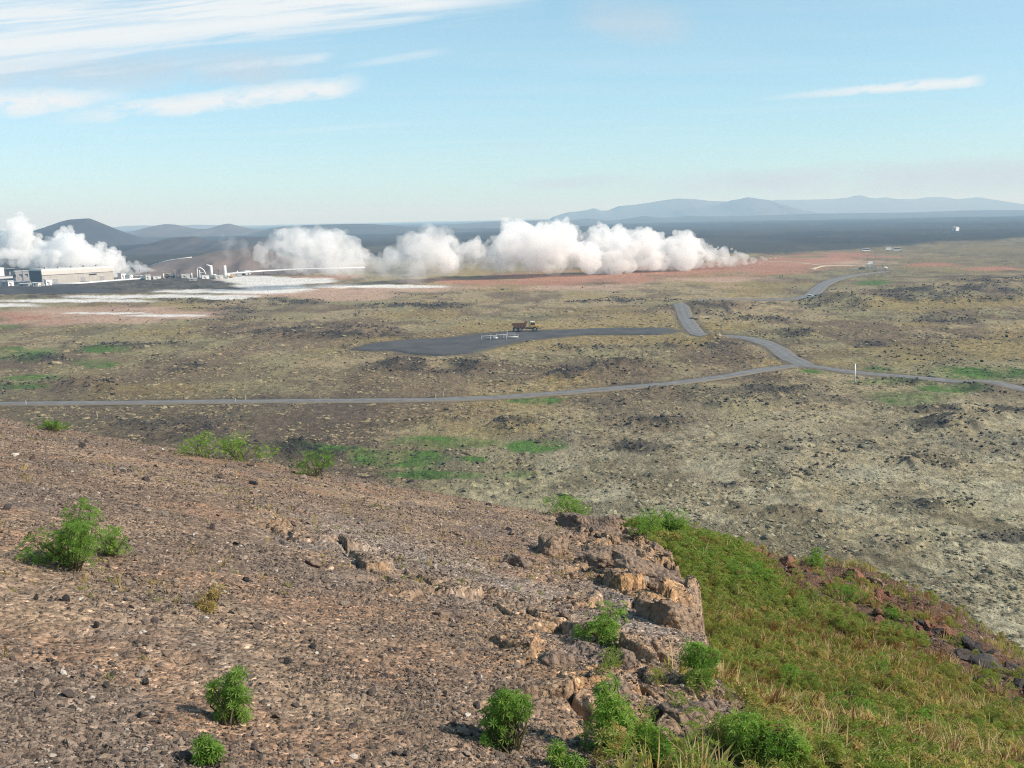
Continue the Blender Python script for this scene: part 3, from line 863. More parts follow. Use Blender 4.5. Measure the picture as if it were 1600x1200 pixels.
tag(hill_o, 'brown gravelly hillside in the foreground', kind='structure')


# ------------------------------------------------------------------ stones
def stone_np(seed, sub=2, planes=9, squash=(1, 1, 0.7), rough=0.0, fq=2.0):
    bm = bmesh.new(); bmesh.ops.create_icosphere(bm, subdivisions=sub, radius=1.0)
    v = np.array([p.co[:] for p in bm.verts]); f = np.array([[p.index for p in q.verts] for q in bm.faces]); bm.free()
    rg = np.random.default_rng(seed)
    for _ in range(planes):
        n = rg.normal(size=3); n /= np.linalg.norm(n)
        d = rg.uniform(0.38, 0.82)
        s = v @ n - d
        v = v - np.where(s > 0, s, 0)[:, None] * n[None]
    if rough:
        nn = vn3(v[:, 0] * fq + seed, v[:, 1] * fq, v[:, 2] * fq, seed) + 0.5 * vn3(v[:, 0] * fq * 2.3 + seed, v[:, 1] * fq * 2.3, v[:, 2] * fq * 2.3, seed + 5) + 0.3 * vn3(v[:, 0] * fq * 5, v[:, 1] * fq * 5, v[:, 2] * fq * 5, seed + 9)
        v = v * (1 + rough * (nn[:, None] - 0.9))
    return v * np.array(squash)[None], f


def stone_mat(name, stops, bump=0.5, scale=6.0):
    m, nt = nmat(name); t = NT(nt)
    oi = t.n('ShaderNodeObjectInfo')
    tc = t.n('ShaderNodeTexCoord').outputs['Object']
    nz = t.noise(tc, scale, 4, 0.65)
    base = t.ramp(oi.outputs['Random'], stops)
    col = t.mix(1.0, base, t.ramp(nz, [(0.3, (0.55, 0.55, 0.55)), (0.55, (1, 1, 1)), (0.75, (1.4, 1.36, 1.3))]), 'MULTIPLY')
    b = t.n('ShaderNodeBsdfPrincipled'); t.L(col, b.inputs['Base Color']); b.inputs['Roughness'].default_value = 0.9
    b.inputs['Specular IOR Level'].default_value = 0.25
    bp = t.n('ShaderNodeBump'); bp.inputs['Strength'].default_value = bump; bp.inputs['Distance'].default_value = 0.1
    t.L(nz, bp.inputs['Height']); t.L(bp.outputs[0], b.inputs['Normal'])
    o = t.n('ShaderNodeOutputMaterial'); t.L(b.outputs[0], o.inputs[0])
    return m


m_gravel = stone_mat('gravel_stone', [(0.0, (0.06, 0.052, 0.05)), (0.22, (0.13, 0.10, 0.085)), (0.5, (0.215, 0.165, 0.132)), (0.75, (0.285, 0.225, 0.18)), (0.97, (0.38, 0.295, 0.225)), (1.0, (0.62, 0.58, 0.52))])
m_dark = stone_mat('basalt_stone', [(0.0, (0.035, 0.032, 0.034)), (0.6, (0.075, 0.065, 0.064)), (1.0, (0.12, 0.095, 0.085))])
m_pale = stone_mat('pale_stone', [(0.0, (0.45, 0.40, 0.34)), (1.0, (0.66, 0.62, 0.56))])


def proto(name, v, f, mat, smooth=False):
    return mesh_np(name, v, f, mat, smooth, link=False)


def scatter(name, pts, rot, scl, idx, protos, label, cat=None):
    """one object of uncountable pieces: shared shapes set out on points"""
    me = bpy.data.meshes.new(name)
    me.vertices.add(len(pts)); me.vertices.foreach_set('co', np.ascontiguousarray(pts, np.float32).ravel())
    for an, ty, arr, key in (('rot', 'FLOAT_VECTOR', rot, 'vector'), ('scl', 'FLOAT_VECTOR', scl, 'vector')):
        a = me.attributes.new(an, ty, 'POINT'); a.data.foreach_set(key, np.ascontiguousarray(arr, np.float32).ravel())
    a = me.attributes.new('idx', 'INT', 'POINT'); a.data.foreach_set('value', np.ascontiguousarray(idx, np.int32))
    o = bpy.data.objects.new(name, me); COL.objects.link(o)
    pc = bpy.data.collections.new(name + '_shapes')
    for i, p in enumerate(protos):
        p.name = '%s_%02d' % (name, i); pc.objects.link(p)
    ng = bpy.data.node_groups.new(name, 'GeometryNodeTree')
    ng.interface.new_socket('Geometry', in_out='INPUT', socket_type='NodeSocketGeometry')
    ng.interface.new_socket('Geometry', in_out='OUTPUT', socket_type='NodeSocketGeometry')
    N, L = ng.nodes.new, ng.links.new
    gi, go = N('NodeGroupInput'), N('NodeGroupOutput')
    ci = N('GeometryNodeCollectionInfo'); ci.inputs['Collection'].default_value = pc
    ci.inputs['Separate Children'].default_value = True; ci.inputs['Reset Children'].default_value = True
    ip = N('GeometryNodeInstanceOnPoints'); ip.inputs['Pick Instance'].default_value = True
    def attr(nm, ty):
        q = N('GeometryNodeInputNamedAttribute'); q.data_type = ty; q.inputs['Name'].default_value = nm; return q.outputs['Attribute']
    m2p = N('GeometryNodeMeshToPoints')
    L(gi.outputs[0], m2p.inputs['Mesh']); L(m2p.outputs[0], ip.inputs['Points']); L(ci.outputs[0], ip.inputs['Instance'])
    L(attr('idx', 'INT'), ip.inputs['Instance Index']); L(attr('rot', 'FLOAT_VECTOR'), ip.inputs['Rotation']); L(attr('scl', 'FLOAT_VECTOR'), ip.inputs['Scale'])
    L(ip.outputs[0], go.inputs[0])
    md = o.modifiers.new('scatter', 'NODES'); md.node_group = ng
    return tag(o, label, cat, kind='stuff')


def polar_pts(n, r0, r1, a0=-33, a1=33, power=0.0, seed=1):
    """random ground points; density per area falls off with distance (p(r) ~ r**power)"""
    rg = np.random.default_rng(seed)
    u = rg.uniform(0, 1, n); k = power + 1
    r = (r0 ** k + u * (r1 ** k - r0 ** k)) ** (1 / k) if abs(k) > 1e-6 else r0 * (r1 / r0) ** u
    a = R(1) * rg.uniform(a0, a1, n)
    return np.sin(a) * r, np.cos(a) * r, rg


def rot_rand(n, rg, tilt=3.1): return np.stack([rg.uniform(-tilt, tilt, n), rg.uniform(-tilt, tilt, n), rg.uniform(0, 6.283, n)], 1)


gravel_protos = [proto('g', *stone_np(100 + i, 1, 7, (1, 0.8 + 0.05 * i, 0.55)), m_gravel) for i in range(7)]
x, y, rg = polar_pts(260000, 3.6, 24.5, power=-0.35, seed=3)
z, e, Zm, _, _ = hill_h(x, y)
clump = fbm(x / 0.8, y / 0.8, 3, 501)
keep = rg.uniform(0, 1, len(x)) < (1 - 0.93 * Zm['grass']) * (1 - 0.6 * Zm['rock']) * (0.32 + 1.0 * sst(0.38, 0.58, clump))
keep |= (Zm['bare'] > 0.4) & (rg.uniform(0, 1, len(x)) < 0.35)
x, y, z = x[keep], y[keep], z[keep]
r = np.hypot(x, y)
s = np.exp(rg.normal(0, 0.48, len(x))) * 0.0088 * (0.8 + 0.032 * r)
s = np.clip(s, 0.006, 0.055)
scatter('gravel', np.stack([x, y, z + s * 0.2], 1), rot_rand(len(x), rg, 0.7), np.stack([s, s * rg.uniform(.7, 1.2, len(s)), s * rg.uniform(.7, 1.2, len(s))], 1), rg.integers(0, 7, len(x)), gravel_protos, 'loose brown and grey gravel covering the hillside')

# stones large enough to pick out, lying on the hillside
stone_meshes = [proto('stone', *stone_np(200 + i, 2, 10, (1, 0.8, 0.62), 0.12), m_gravel).data for i in range(6)]
dark_meshes = [proto('stone', *stone_np(220 + i, 2, 22, (1, 0.8, 0.8), 0.10), m_dark).data for i in range(5)]
pale_meshes = [proto('stone', *stone_np(240 + i, 2, 8, (1, 0.7, 0.45), 0.06), m_pale).data for i in range(4)]
x, y, rg = polar_pts(900, 4.2, 21.5, -30, 20, power=0.0, seed=5)
z, e, Zm, _, _ = hill_h(x, y)
k = np.where(Zm['grass'] < 0.1)[0][:120]
for j in k:
    s = float(np.clip(np.exp(rg.normal(0, 0.4)) * 0.0036 * (y[j] + 4), 0.02, 0.11))
    typ = rg.uniform()
    me = (pale_meshes[rg.integers(0, 4)] if typ < 0.10 else dark_meshes[rg.integers(0, 5)] if typ < 0.36 else stone_meshes[rg.integers(0, 6)])
    if typ < 0.16: s *= 0.62
    o = bpy.data.objects.new('stone', me); COL.objects.link(o)
    o.parent = hill_o
    o.location = (x[j], y[j], z[j] + s * 0.22); o.scale = (s, s, s)
    o.rotation_euler = (rg.uniform(-.4, .4), rg.uniform(-.4, .4), rg.uniform(0, 6.28))

for px, py, wpx, lb, dm in [
    (222, 1112, 27, 'dark angular stone with a pale chip before it, low in the left foreground', 0), (242, 966, 22, 'pointed dark stone below and right of the big left bush', 1),
    (105, 933, 22, 'dark brown stone, right one of a pair below the big left bush', 2), (57, 932, 18, 'brown stone, left one of a pair below the big left bush', 3),
    (228, 1062, 26, 'flat dark stone above the stone with the pale chip', 4), (58, 1080, 24, 'flat dark stone near the left picture edge', 1),
    (150, 975, 20, 'dark stone with a sharp ridge, left of the pointed dark stone', 2), (490, 1006, 22, 'dark stone on bare red soil in the middle foreground', 0),
    (452, 1030, 22, 'dark stone pair lying left of the red soil', 3), (270, 1142, 16, 'small dark stone just below the thin upright plant', 2),
    (745, 1098, 24, 'dark block left of the bush at the bottom middle', 1), (12, 790, 22, 'dark stone at the left picture edge above the big bush', 4)]:
    p = hill_at(px, py + wpx * 0.3)
    s = wpx * 0.5 * p.y / F
    o = bpy.data.objects.new('stone', dark_meshes[dm]); COL.objects.link(o)
    o.location = (p.x, p.y, p.z + s * 0.35); o.scale = (s, s, s * 1.15); o.rotation_euler = (0.1, 0.2, px * 0.37)
    tag(o, lb, 'stone', 'dark stones on the gravel slope')

# ------------------------------------------------------------------ rock outcrop along the lip
m_rock, nt = nmat('outcrop_rock'); t = NT(nt)
pos = t.n('ShaderNodeNewGeometry').outputs['Position']
oi = t.n('ShaderNodeObjectInfo').outputs['Random']
nA = t.noise(pos, 2.6, 5, 0.65); nB = t.noise(pos, 14.0, 5, 0.7)
vo = t.n('ShaderNodeTexVoronoi'); t.L(pos, vo.inputs['Vector']); vo.inputs['Scale'].default_value = 17.0
q = t.ramp(nA, [(0.30, (0.12, 0.093, 0.08)), (0.44, (0.21, 0.155, 0.122)), (0.56, (0.31, 0.215, 0.145)), (0.7, (0.38, 0.29, 0.215))])
q = t.mix(t.rng(oi, 0.0, 1.0, 0.0, 0.35), q, (0.20, 0.165, 0.15, 1))
q = t.mix(1.0, q, t.ramp(nB, [(0.3, (0.5, 0.48, 0.47)), (0.52, (1, 1, 1)), (0.75, (1.35, 1.3, 1.25))]), 'MULTIPLY')
b = t.n('ShaderNodeBsdfPrincipled'); t.L(q, b.inputs['Base Color']); b.inputs['Roughness'].default_value = 0.93
b.inputs['Specular IOR Level'].default_value = 0.2
bp = t.n('ShaderNodeBump'); bp.inputs['Strength'].default_value = 1.0; bp.inputs['Distance'].default_value = 0.06
t.L(t.m('ADD', nB, t.m('MULTIPLY', vo.outputs['Distance'], -0.7)), bp.inputs['Height']); t.L(bp.outputs[0], b.inputs['Normal'])
o_ = t.n('ShaderNodeOutputMaterial'); t.L(b.outputs[0], o_.inputs[0])

BLOCKS = [  # px, py of the base middle, width px, height px, depth factor, turn, label
    (1060, 985, 100, 92, 1.1, 0.5, 'pale rounded bluff at the right end of the rock outcrop'),
    (1005, 905, 150, 52, 0.9, 0.15, 'dark overhanging rock slab above the pale bluff'),
    (945, 888, 120, 66, 0.9, 0.4, 'cracked grey rock block in the middle of the outcrop'),
    (862, 868, 92, 66, 0.8, 0.3, 'dark notched rock standing at the top left of the outcrop'),
    (935, 830, 130, 44, 0.8, 0.2, 'flat grey rock on the crest above the outcrop'),
    (810, 885, 70, 36, 0.8, 0.1, 'low grey rock left of the dark notched rock'),
    (735, 838, 60, 26, 0.7, 0.8, 'small rough grey rock on the upper slope'),
    (872, 1040, 86, 52, 0.8, 0.2, 'grey knobbly rock below the green tuft on the outcrop'),
    (975, 1045, 74, 46, 0.8, 0.6, 'grey rock rib right of the knobbly rock'),
    (1070, 1130, 110, 60, 0.9, 0.7, 'grey rock slab at the grass edge near the bottom'),
    (700, 968, 60, 24, 0.8, 0.3, 'ochre rock with a dark left side on the gravel slope'),
    (960, 1090, 80, 36, 0.8, 0.9, 'small pale rock pile above the bottom bushes'),
    (490, 885, 36, 24, 0.8, 0.9, 'rounded grey rock at the left end of the grey rubble band'),
    (1340, 905, 34, 26, 0.9, 0.1, 'red brown boulder pair on the right crest'),
    (1368, 912, 30, 30, 0.9, 0.5, 'square pale topped boulder on the right crest'),
    (1178, 868, 50, 22, 0.8, 0.2, 'rusty red rock on the crest between grass tufts'),
    (1480, 985, 36, 18, 0.9, 0.1, 'brown boulder low on the right crest'),
    (1545, 1045, 90, 40, 0.9, 0.9, 'black rock band at the right picture edge'),
]
m_rust = simple_mat('rusty_rock', (0.22, 0.10, 0.06), 0.95, 0, 0.5, 9, 0.8)
m_blk = simple_mat('black_rock', (0.055, 0.047, 0.045), 0.95, 0, 0.5, 9, 0.8)
for i, (px, py, w, h, dp, rz, lb) in enumerate(BLOCKS):
    p = hill_at(px, py)
    k = p.y / F
    v, f = stone_np(300 + i, 5 if w > 60 else 4, 16, (0.62 * w * k, 0.62 * w * k * dp, 0.55 * h * k), 0.36, 2.4)
    g1, g2, gi_ = worley(v[:, 0] / (0.2 * w * k), v[:, 2] / (0.2 * h * k + 0.03) + v[:, 1] / (0.3 * w * k), 7 + i)
    nrm = v / np.linalg.norm(v, axis=1)[:, None]
    v = v + nrm * (0.045 * w * k * (gi_ - 0.5) * sst(0, 0.2, g2 - g1))[:, None]
    mt = m_rust if 'rust' in lb or 'red brown' in lb or 'brown boulder' in lb else m_blk if 'black' in lb else m_rock
    o = mesh_np('rock', v, f, mt, True)
    o.location = (p.x, p.y + 0.3 * w * k * dp, p.z - 0.02 * h * k); o.rotation_euler = (0.05, 0.14, rz)
    tag(o, lb, 'rock', 'outcrop rocks' if i < 13 else None)

# broken pieces crumbling off the ledge
frag_meshes = [proto('stone', *stone_np(340 + i, 3, 12, (1, 0.85, 0.62), 0.3, 2.6), m_rock).data for i in range(6)]
rg = np.random.default_rng(77)
n_ = 0
while n_ < 130:
    yy = rg.uniform(6.0, 21.5); xx = edge_x(yy) - abs(rg.normal(0.25, 0.9))
    zz, ee, Zq, _, _ = hill_h(np.array([xx]), np.array([yy]))
    if Zq['rock'][0] < 0.22 or ee[0] > 0.0: continue
    s = float(np.clip(np.exp(rg.normal(0, 0.5)) * 0.05, 0.025, 0.16))
    o = bpy.data.objects.new('stone', frag_meshes[rg.integers(0, 6)]); COL.objects.link(o); o.parent = hill_o
    o.location = (xx, yy, float(zz[0]) + 0.1 * s); o.scale = (s, s * rg.uniform(.8, 1.3), s); o.rotation_euler = (rg.uniform(-.5, .5), rg.uniform(-.5, .5), rg.uniform(0, 6.28)); n_ += 1

rim_meshes = [proto('stone', *stone_np(360 + i, 3, 12, (1, 0.85, 0.7), 0.3, 2.6), m_rust if i < 4 else m_blk).data for i in range(6)]
for j in range(80):
    px_ = rg.uniform(1190, 1620); py_ = np.interp(px_, [1180, 1260, 1350, 1430, 1500, 1600, 1750], [866, 886, 908, 950, 985, 1050, 1100]) + abs(rg.normal(0, 22)) + 4
    p = hill_at(px_, py_)
    if p.y > 30: continue
    s = float(np.clip(np.exp(rg.normal(0, 0.5)) * 0.10, 0.05, 0.3))
    o = bpy.data.objects.new('stone', rim_meshes[rg.integers(4, 6) if px_ > 1500 else rg.integers(0, 5)]); COL.objects.link(o); o.parent = hill_o
    o.location = (p.x, p.y, p.z + 0.1 * s); o.scale = (s, s * rg.uniform(.8, 1.3), s); o.rotation_euler = (rg.uniform(-.5, .5), rg.uniform(-.5, .5), rg.uniform(0, 6.28))
# ------------------------------------------------------------------ plants
def leaf_mat(name, stops, scale=5.0):
    m, nt = nmat(name); t = NT(nt)
    a = t.n('ShaderNodeAttribute', attribute_name='tone').outputs['Fac']
    oi = t.n('ShaderNodeObjectInfo').outputs['Random']
    v = t.m('ADD', t.m('MULTIPLY', a, 0.72), t.m('MULTIPLY', oi, 0.28))
    col = t.ramp(v, stops)
    b = t.n('ShaderNodeBsdfPrincipled'); t.L(col, b.inputs['Base Color']); b.inputs['Roughness'].default_value = 0.6
    b.inputs['Specular IOR Level'].default_value = 0.3
    tr = t.n('ShaderNodeBsdfTranslucent'); t.L(t.mix(1.0, col, (1.3, 1.5, 0.7, 1), 'MULTIPLY'), tr.inputs[0])
    mx = t.n('ShaderNodeMixShader'); mx.inputs[0].default_value = 0.42
    t.L(b.outputs[0], mx.inputs[1]); t.L(tr.outputs[0], mx.inputs[2])
    o = t.n('ShaderNodeOutputMaterial'); t.L(mx.outputs[0], o.inputs[0])
    return m


m_lup = leaf_mat('lupine_leaf', [(0.0, (0.07, 0.13, 0.025)), (0.4, (0.16, 0.28, 0.055)), (0.75, (0.25, 0.37, 0.08)), (1.0, (0.38, 0.42, 0.14))])
m_grass = leaf_mat('green_grass', [(0.0, (0.13, 0.16, 0.045)), (0.5, (0.26, 0.27, 0.08)), (1.0, (0.40, 0.35, 0.13))])
m_dry = leaf_mat('dry_grass', [(0.0, (0.24, 0.165, 0.075)), (0.5, (0.42, 0.31, 0.14)), (1.0, (0.60, 0.48, 0.26))])
m_red = leaf_mat('red_stalk', [(0.0, (0.12, 0.055, 0.028)), (0.5, (0.24, 0.115, 0.05)), (1.0, (0.36, 0.20, 0.085))])
m_weed = leaf_mat('weed_leaf', [(0.0, (0.09, 0.14, 0.03)), (0.45, (0.20, 0.255, 0.06)), (0.8, (0.32, 0.345, 0.10)), (1.0, (0.46, 0.43, 0.17))])
m_stem = simple_mat('plant_stem', (0.085, 0.075, 0.03), 0.8)

# one palmate leaf: eight narrow leaflets round a point, in its own plane, slightly cupped
def palmate(n=8):
    v, f = [], []
    for i in range(n):
        a = 2 * math.pi * (i + 0.5) / n
        L_ = 1.0 - 0.25 * (i in (0, n - 1))
        d = np.array([math.cos(a), math.sin(a), 0.0]); s_ = np.array([-math.sin(a), math.cos(a), 0.0])
        b = len(v)
        v += [d * 0.04, d * 0.55 * L_ + s_ * 0.10 + [0, 0, 0.22], d * L_ + [0, 0, 0.20], d * 0.55 * L_ - s_ * 0.10 + [0, 0, 0.22]]
        f += [(b, b + 1, b + 2), (b, b + 2, b + 3)]
    return np.array(v), np.array(f)


PAL_V, PAL_F = palmate()


def frames(nrm, rg):
    """random frames whose z axis is nrm"""
    n = nrm / np.linalg.norm(nrm, axis=1)[:, None]
    r = rg.normal(size=n.shape); a = np.cross(n, r); a /= np.linalg.norm(a, axis=1)[:, None]
    return a, np.cross(n, a), n


def lupine_geo(seed, w, h, n, leaf=0.045, lean=0.0, lobes=5):
    """leaf mesh and stem curves of a lupine clump w wide and h tall, base at the origin"""
    rg = np.random.default_rng(seed)
    lob = np.stack([rg.uniform(-0.34, 0.34, lobes) * w, rg.uniform(-0.34, 0.34, lobes) * w, np.linspace(0.2, 0.72, lobes) * h], 1)
    lr = rg.uniform(0.24, 0.38, lobes)
    k = rg.integers(0, lobes, n)
    d = rg.normal(size=(n, 3)); d /= np.linalg.norm(d, axis=1)[:, None]
    rad = rg.uniform(0.25, 1.0, n) ** 0.5 * np.where(rg.uniform(0, 1, n) < 0.22, rg.uniform(1.0, 1.45, n), 1.0)
    lob[:, :2] *= (1.15 - 0.75 * lob[:, 2:3] / h)
    c = lob[k] + d * rad[:, None] * np.stack([lr[k] * w * 0.72, lr[k] * w * 0.72, lr[k] * h * 0.85], 1)
    c[:, 2] = np.maximum(c[:, 2], 0.03 * h + 0.02)
    c[:, 0] += lean * c[:, 2]
    nrm = d * 0.8 + np.array([0, 0, 0.75]) + rg.normal(size=(n, 3)) * 0.35
    A, B, C = frames(nrm, rg)
    s = leaf * rg.uniform(0.65, 1.25, n)
    V_ = c[:, None, :] + s[:, None, None] * (PAL_V[None, :, 0:1] * A[:, None] + PAL_V[None, :, 1:2] * B[:, None] + PAL_V[None, :, 2:3] * C[:, None])
    F_ = PAL_F[None] + (np.arange(n) * len(PAL_V))[:, None, None]
    tone = np.repeat(np.clip(rg.normal(0.5, 0.22, n), 0, 1), len(PAL_V))
    stems = []
    for j in rg.choice(n, min(n, 16 + n // 25), replace=False):
        b = np.array([rg.normal() * 0.07 * w, rg.normal() * 0.07 * w, -0.03]); e = c[j]
        m = (b + e) / 2 + np.array([rg.normal() * 0.03, rg.normal() * 0.03, 0.06 * h])
        stems.append((b, m, e))
    return V_.reshape(-1, 3), F_.reshape(-1, 3), tone, stems


def stem_mesh(stems, r=0.006):
    mb = MB()
    for (b, m, e) in stems: mb.tube([b, m, e], r, 4, r * 0.5)
    return mb


def lupine(px, py, wpx, hpx, n, lb, seed, leaf=0.042, lean=0.0, name='lupine_plant', cat='plant', group='lupines on the hillside', mat=None):
    p = hill_at(px, py); k = p.y / F
    V_, F_, tone, stems = lupine_geo(seed, wpx * k, hpx * k, n, leaf, lean, 5 + seed % 3)
    root = empty(name, (p.x, p.y, p.z - 0.01))
    tag(root, lb, cat, group)
    mesh_np('foliage', V_, F_, mat or m_lup, False, {'tone': ('FLOAT', tone)}, root)
    stem_mesh(stems).build('stem', m_stem, root)
    return root


LUP = [
    (112, 888, 128, 108, 620, 'large round green lupine bush on the gravel at the left', 0.036),
    (168, 868, 62, 50, 150, 'low green side clump touching the large left bush', 0.034),
    (360, 1130, 74, 96, 210, 'thin upright green plant low in the left foreground', 0.036),
    (335, 1190, 60, 44, 110, 'small green plant below the thin upright one', 0.036),
    (800, 1172, 92, 112, 420, 'dense green bush at the bottom middle, left of two', 0.036),
    (958, 1176, 96, 128, 420, 'tall green bush at the bottom, right of two', 0.036),
    (1030, 1192, 80, 60, 200, 'low yellowish green clump right of the tall bottom bush', 0.036),
    (880, 1200, 60, 44, 110, 'low green clump between the two bottom bushes', 0.034),
    (1190, 1192, 150, 84, 560, 'wide dark green bush at the bottom of the grass slope', 0.038),
    (942, 1004, 112, 60, 420, 'green tuft growing on the rock outcrop', 0.036),
    (945, 812, 66, 46, 420, 'tall green bush on the crest above the outcrop', 0.05),
    (890, 806, 60, 28, 230, 'low green clump on the crest left of the tall bush', 0.05),
    (1056, 844, 50, 42, 300, 'round green bush on the crest right of the outcrop', 0.05),
    (1000, 834, 70, 34, 180, 'low green clump between two bushes on the crest', 0.05),
    (318, 712, 62, 30, 170, 'yellow green clump on the crest, left of a pair', 0.05),
    (375, 718, 72, 36, 220, 'green clump on the crest, right of a pair', 0.05),
    (82, 672, 46, 16, 90, 'small green clump on the crest near the left edge', 0.05),
    (494, 742, 56, 36, 150, 'bright green clump on the crest above the middle slope', 0.05),
    (1272, 884, 36, 22, 110, 'small green bush on the right crest beside the bare soil', 0.05),
    (1322, 940, 54, 32, 160, 'green bush on the bare brown soil, upper of two', 0.046),
    (1394, 970, 46, 26, 130, 'green bush on the bare brown soil, lower of two', 0.046),
    (1095, 1064, 76, 66, 300, 'green clump at the foot of the pale rock bluff', 0.038),
    (1110, 895, 90, 40, 260, 'spreading green clump behind the rock outcrop', 0.048),
    (1165, 915, 90, 40, 250, 'spreading green clump on the upper grass slope', 0.048),
    (1230, 1080, 90, 40, 230, 'dark green clump amid the dry grass', 0.042),
    (1330, 1130, 90, 46, 230, 'dark green clump low on the grass slope', 0.040),
    (1440, 1150, 80, 44, 200, 'dark green clump near the bottom right', 0.040),
    (850, 790, 60, 20, 110, 'thin green clump where the crest meets the moss plain', 0.05),
    (1370, 1060, 70, 34, 180, 'green clump in the middle of the dry grass', 0.042),
    (560, 738, 50, 10, 60, 'flat sparse green clump on the middle crest', 0.05),
]
for i, (px, py, w, h, n, lb, lf) in enumerate(LUP):
    crest = 1.35 if 'crest' in lb else 1.0
    lupine(px, py + 2 * (crest > 1), w * 1.1 * crest, h * 1.08 * crest, int(n * 0.95 * crest ** 2), lb, 600 + i, lf * 0.95)

# a withered tuft with a dark hollow beside it
p = hill_at(325, 948)
V_, F_, tone, stems = lupine_geo(777, 0.32, 0.16, 70, 0.035, 0, 4)
root = empty('withered_tuft', (p.x, p.y, p.z)); tag(root, 'withered pale tuft on the gravel beside a bare beige patch', 'plant')
mesh_np('foliage', V_, F_, m_dry, False, {'tone': ('FLOAT', tone)}, root); stem_mesh(stems).build('stem', m_stem, root)


# grass and herbs of the right slope
def tuft_geo(seed, n, h, spread, width=0.006, bend=0.5):
    rg = np.random.default_rng(seed)
    a = rg.uniform(0, 6.283, n); rad = spread * rg.uniform(0, 1, n) ** 0.6
    b = np.stack([np.cos(a) * rad * 0.6, np.sin(a) * rad * 0.6, np.full(n, -0.02)], 1)
    hh = h * rg.uniform(0.45, 1.1, n)
    d = np.stack([np.cos(a), np.sin(a), np.zeros(n)], 1) * (bend * rg.uniform(0.1, 1.0, n) * hh)[:, None]
    m = b + d * 0.35 + np.stack([np.zeros(n)] * 2 + [hh * 0.6], 1)
    e = b + d + np.stack([np.zeros(n)] * 2 + [hh * rg.uniform(0.8, 1.0, n)], 1)
    s = np.stack([-np.sin(a + 0.6), np.cos(a + 0.6), np.zeros(n)], 1) * width
    V_ = np.stack([b - s, b + s, m + s * 0.8, m - s * 0.8, e], 1).reshape(-1, 3)
    k = np.arange(n)[:, None] * 5
    F_ = np.concatenate([k + [[0, 1, 2]], k + [[0, 2, 3]], k + [[3, 2, 4]]])
    return V_, F_, np.repeat(rg.uniform(0, 1, n), 5)


def tuft_proto(seed, mat, *a, **kw):
    V_, F_, tn = tuft_geo(seed, *a, **kw)
    return mesh_np('tuft', V_, F_, mat, False, {'tone': ('FLOAT', tn)}, link=False)


def herb_proto(seed, w, h, n, leaf, mat=None):
    V_, F_, tn, st = lupine_geo(seed, w, h, n, leaf, 0, 3)
    return mesh_np('herb', V_, F_, mat or m_weed, False, {'tone': ('FLOAT', tn)}, link=False)


tp = [tuft_proto(1, m_grass, 26, 0.15, 0.10, bend=0.9), tuft_proto(2, m_grass, 22, 0.20, 0.12, bend=0.9), tuft_proto(3, m_dry, 26, 0.17, 0.12, bend=0.9), tuft_proto(4, m_dry, 18, 0.24, 0.10, bend=1.1),
      tuft_proto(5, m_red, 14, 0.20, 0.10, bend=0.8), tuft_proto(6, m_red, 10, 0.28, 0.08, bend=0.8), herb_proto(7, 0.22, 0.16, 26, 0.034), herb_proto(8, 0.28, 0.22, 34, 0.036), herb_proto(9, 0.24, 0.16, 26, 0.034, m_grass), herb_proto(10, 0.26, 0.18, 26, 0.036, m_dry), herb_proto(11, 0.22, 0.2, 22, 0.032, m_red)]
x, y, rg = polar_pts(25000, 4.4, 25.5, -2, 33, power=0.35, seed=9)
z, e, Zm, _, _ = hill_h(x, y)
gd_ = fbm(x / 1.3, y / 1.3, 3, 701); gg = fbm(x / 1.8 + 7, y / 1.8, 3, 711)
k = (rg.uniform(0, 1, len(x)) < np.maximum(Zm['grass'] * (1 - 0.95 * Zm['bare']), 0.10 * sst(7.5, 6.0, y) * sst(-1.0, -0.2, e))) & (x > -0.4)
x, y, z, gd_, gg, e = [q[k] for q in (x, y, z, gd_, gg, e)]
u = rg.uniform(0, 1, len(x))
edgeg = np.exp(-(e / 0.8) ** 2) * 0.25 + sst(14.0, 18.0, y) * sst(5.5, 3.8, x) * 0.45 + sst(7.5, 5.0, y) * 0.12      # greener along the rock and near the crest
wg = np.clip(0.38 + 2.4 * (gg - 0.5) + edgeg, 0.05, 0.95)
idx = np.where(u < wg, np.where(rg.uniform(0, 1, len(x)) < 0.45 + edgeg, rg.integers(6, 8, len(x)), rg.integers(0, 2, len(x))), np.where(rg.uniform(0, 1, len(x)) < 0.55 + 1.2 * (gd_ - 0.5), rg.integers(2, 4, len(x)), rg.integers(4, 6, len(x))))
v_ = rg.uniform(0, 1, len(x))
idx = np.where(v_ < 0.34, 8, np.where(v_ < 0.44, np.where(gd_ > 0.44, 9, 10), idx))
band = sst(14.5, 18.0, y) * sst(5.6, 4.0, x)                     # leafy band behind the outcrop
idx = np.where(rg.uniform(0, 1, len(x)) < 0.6 * band, rg.integers(6, 9, len(x)), idx)
s = rg.uniform(0.6, 1.25, len(x)) * (1 + 0.5 * band)
scatter('grass', np.stack([x, y, z], 1), rot_rand(len(x), rg, 0.2), np.stack([s, s, s], 1), idx, tp, 'mixed green, straw coloured and reddish grass on the right slope', None)

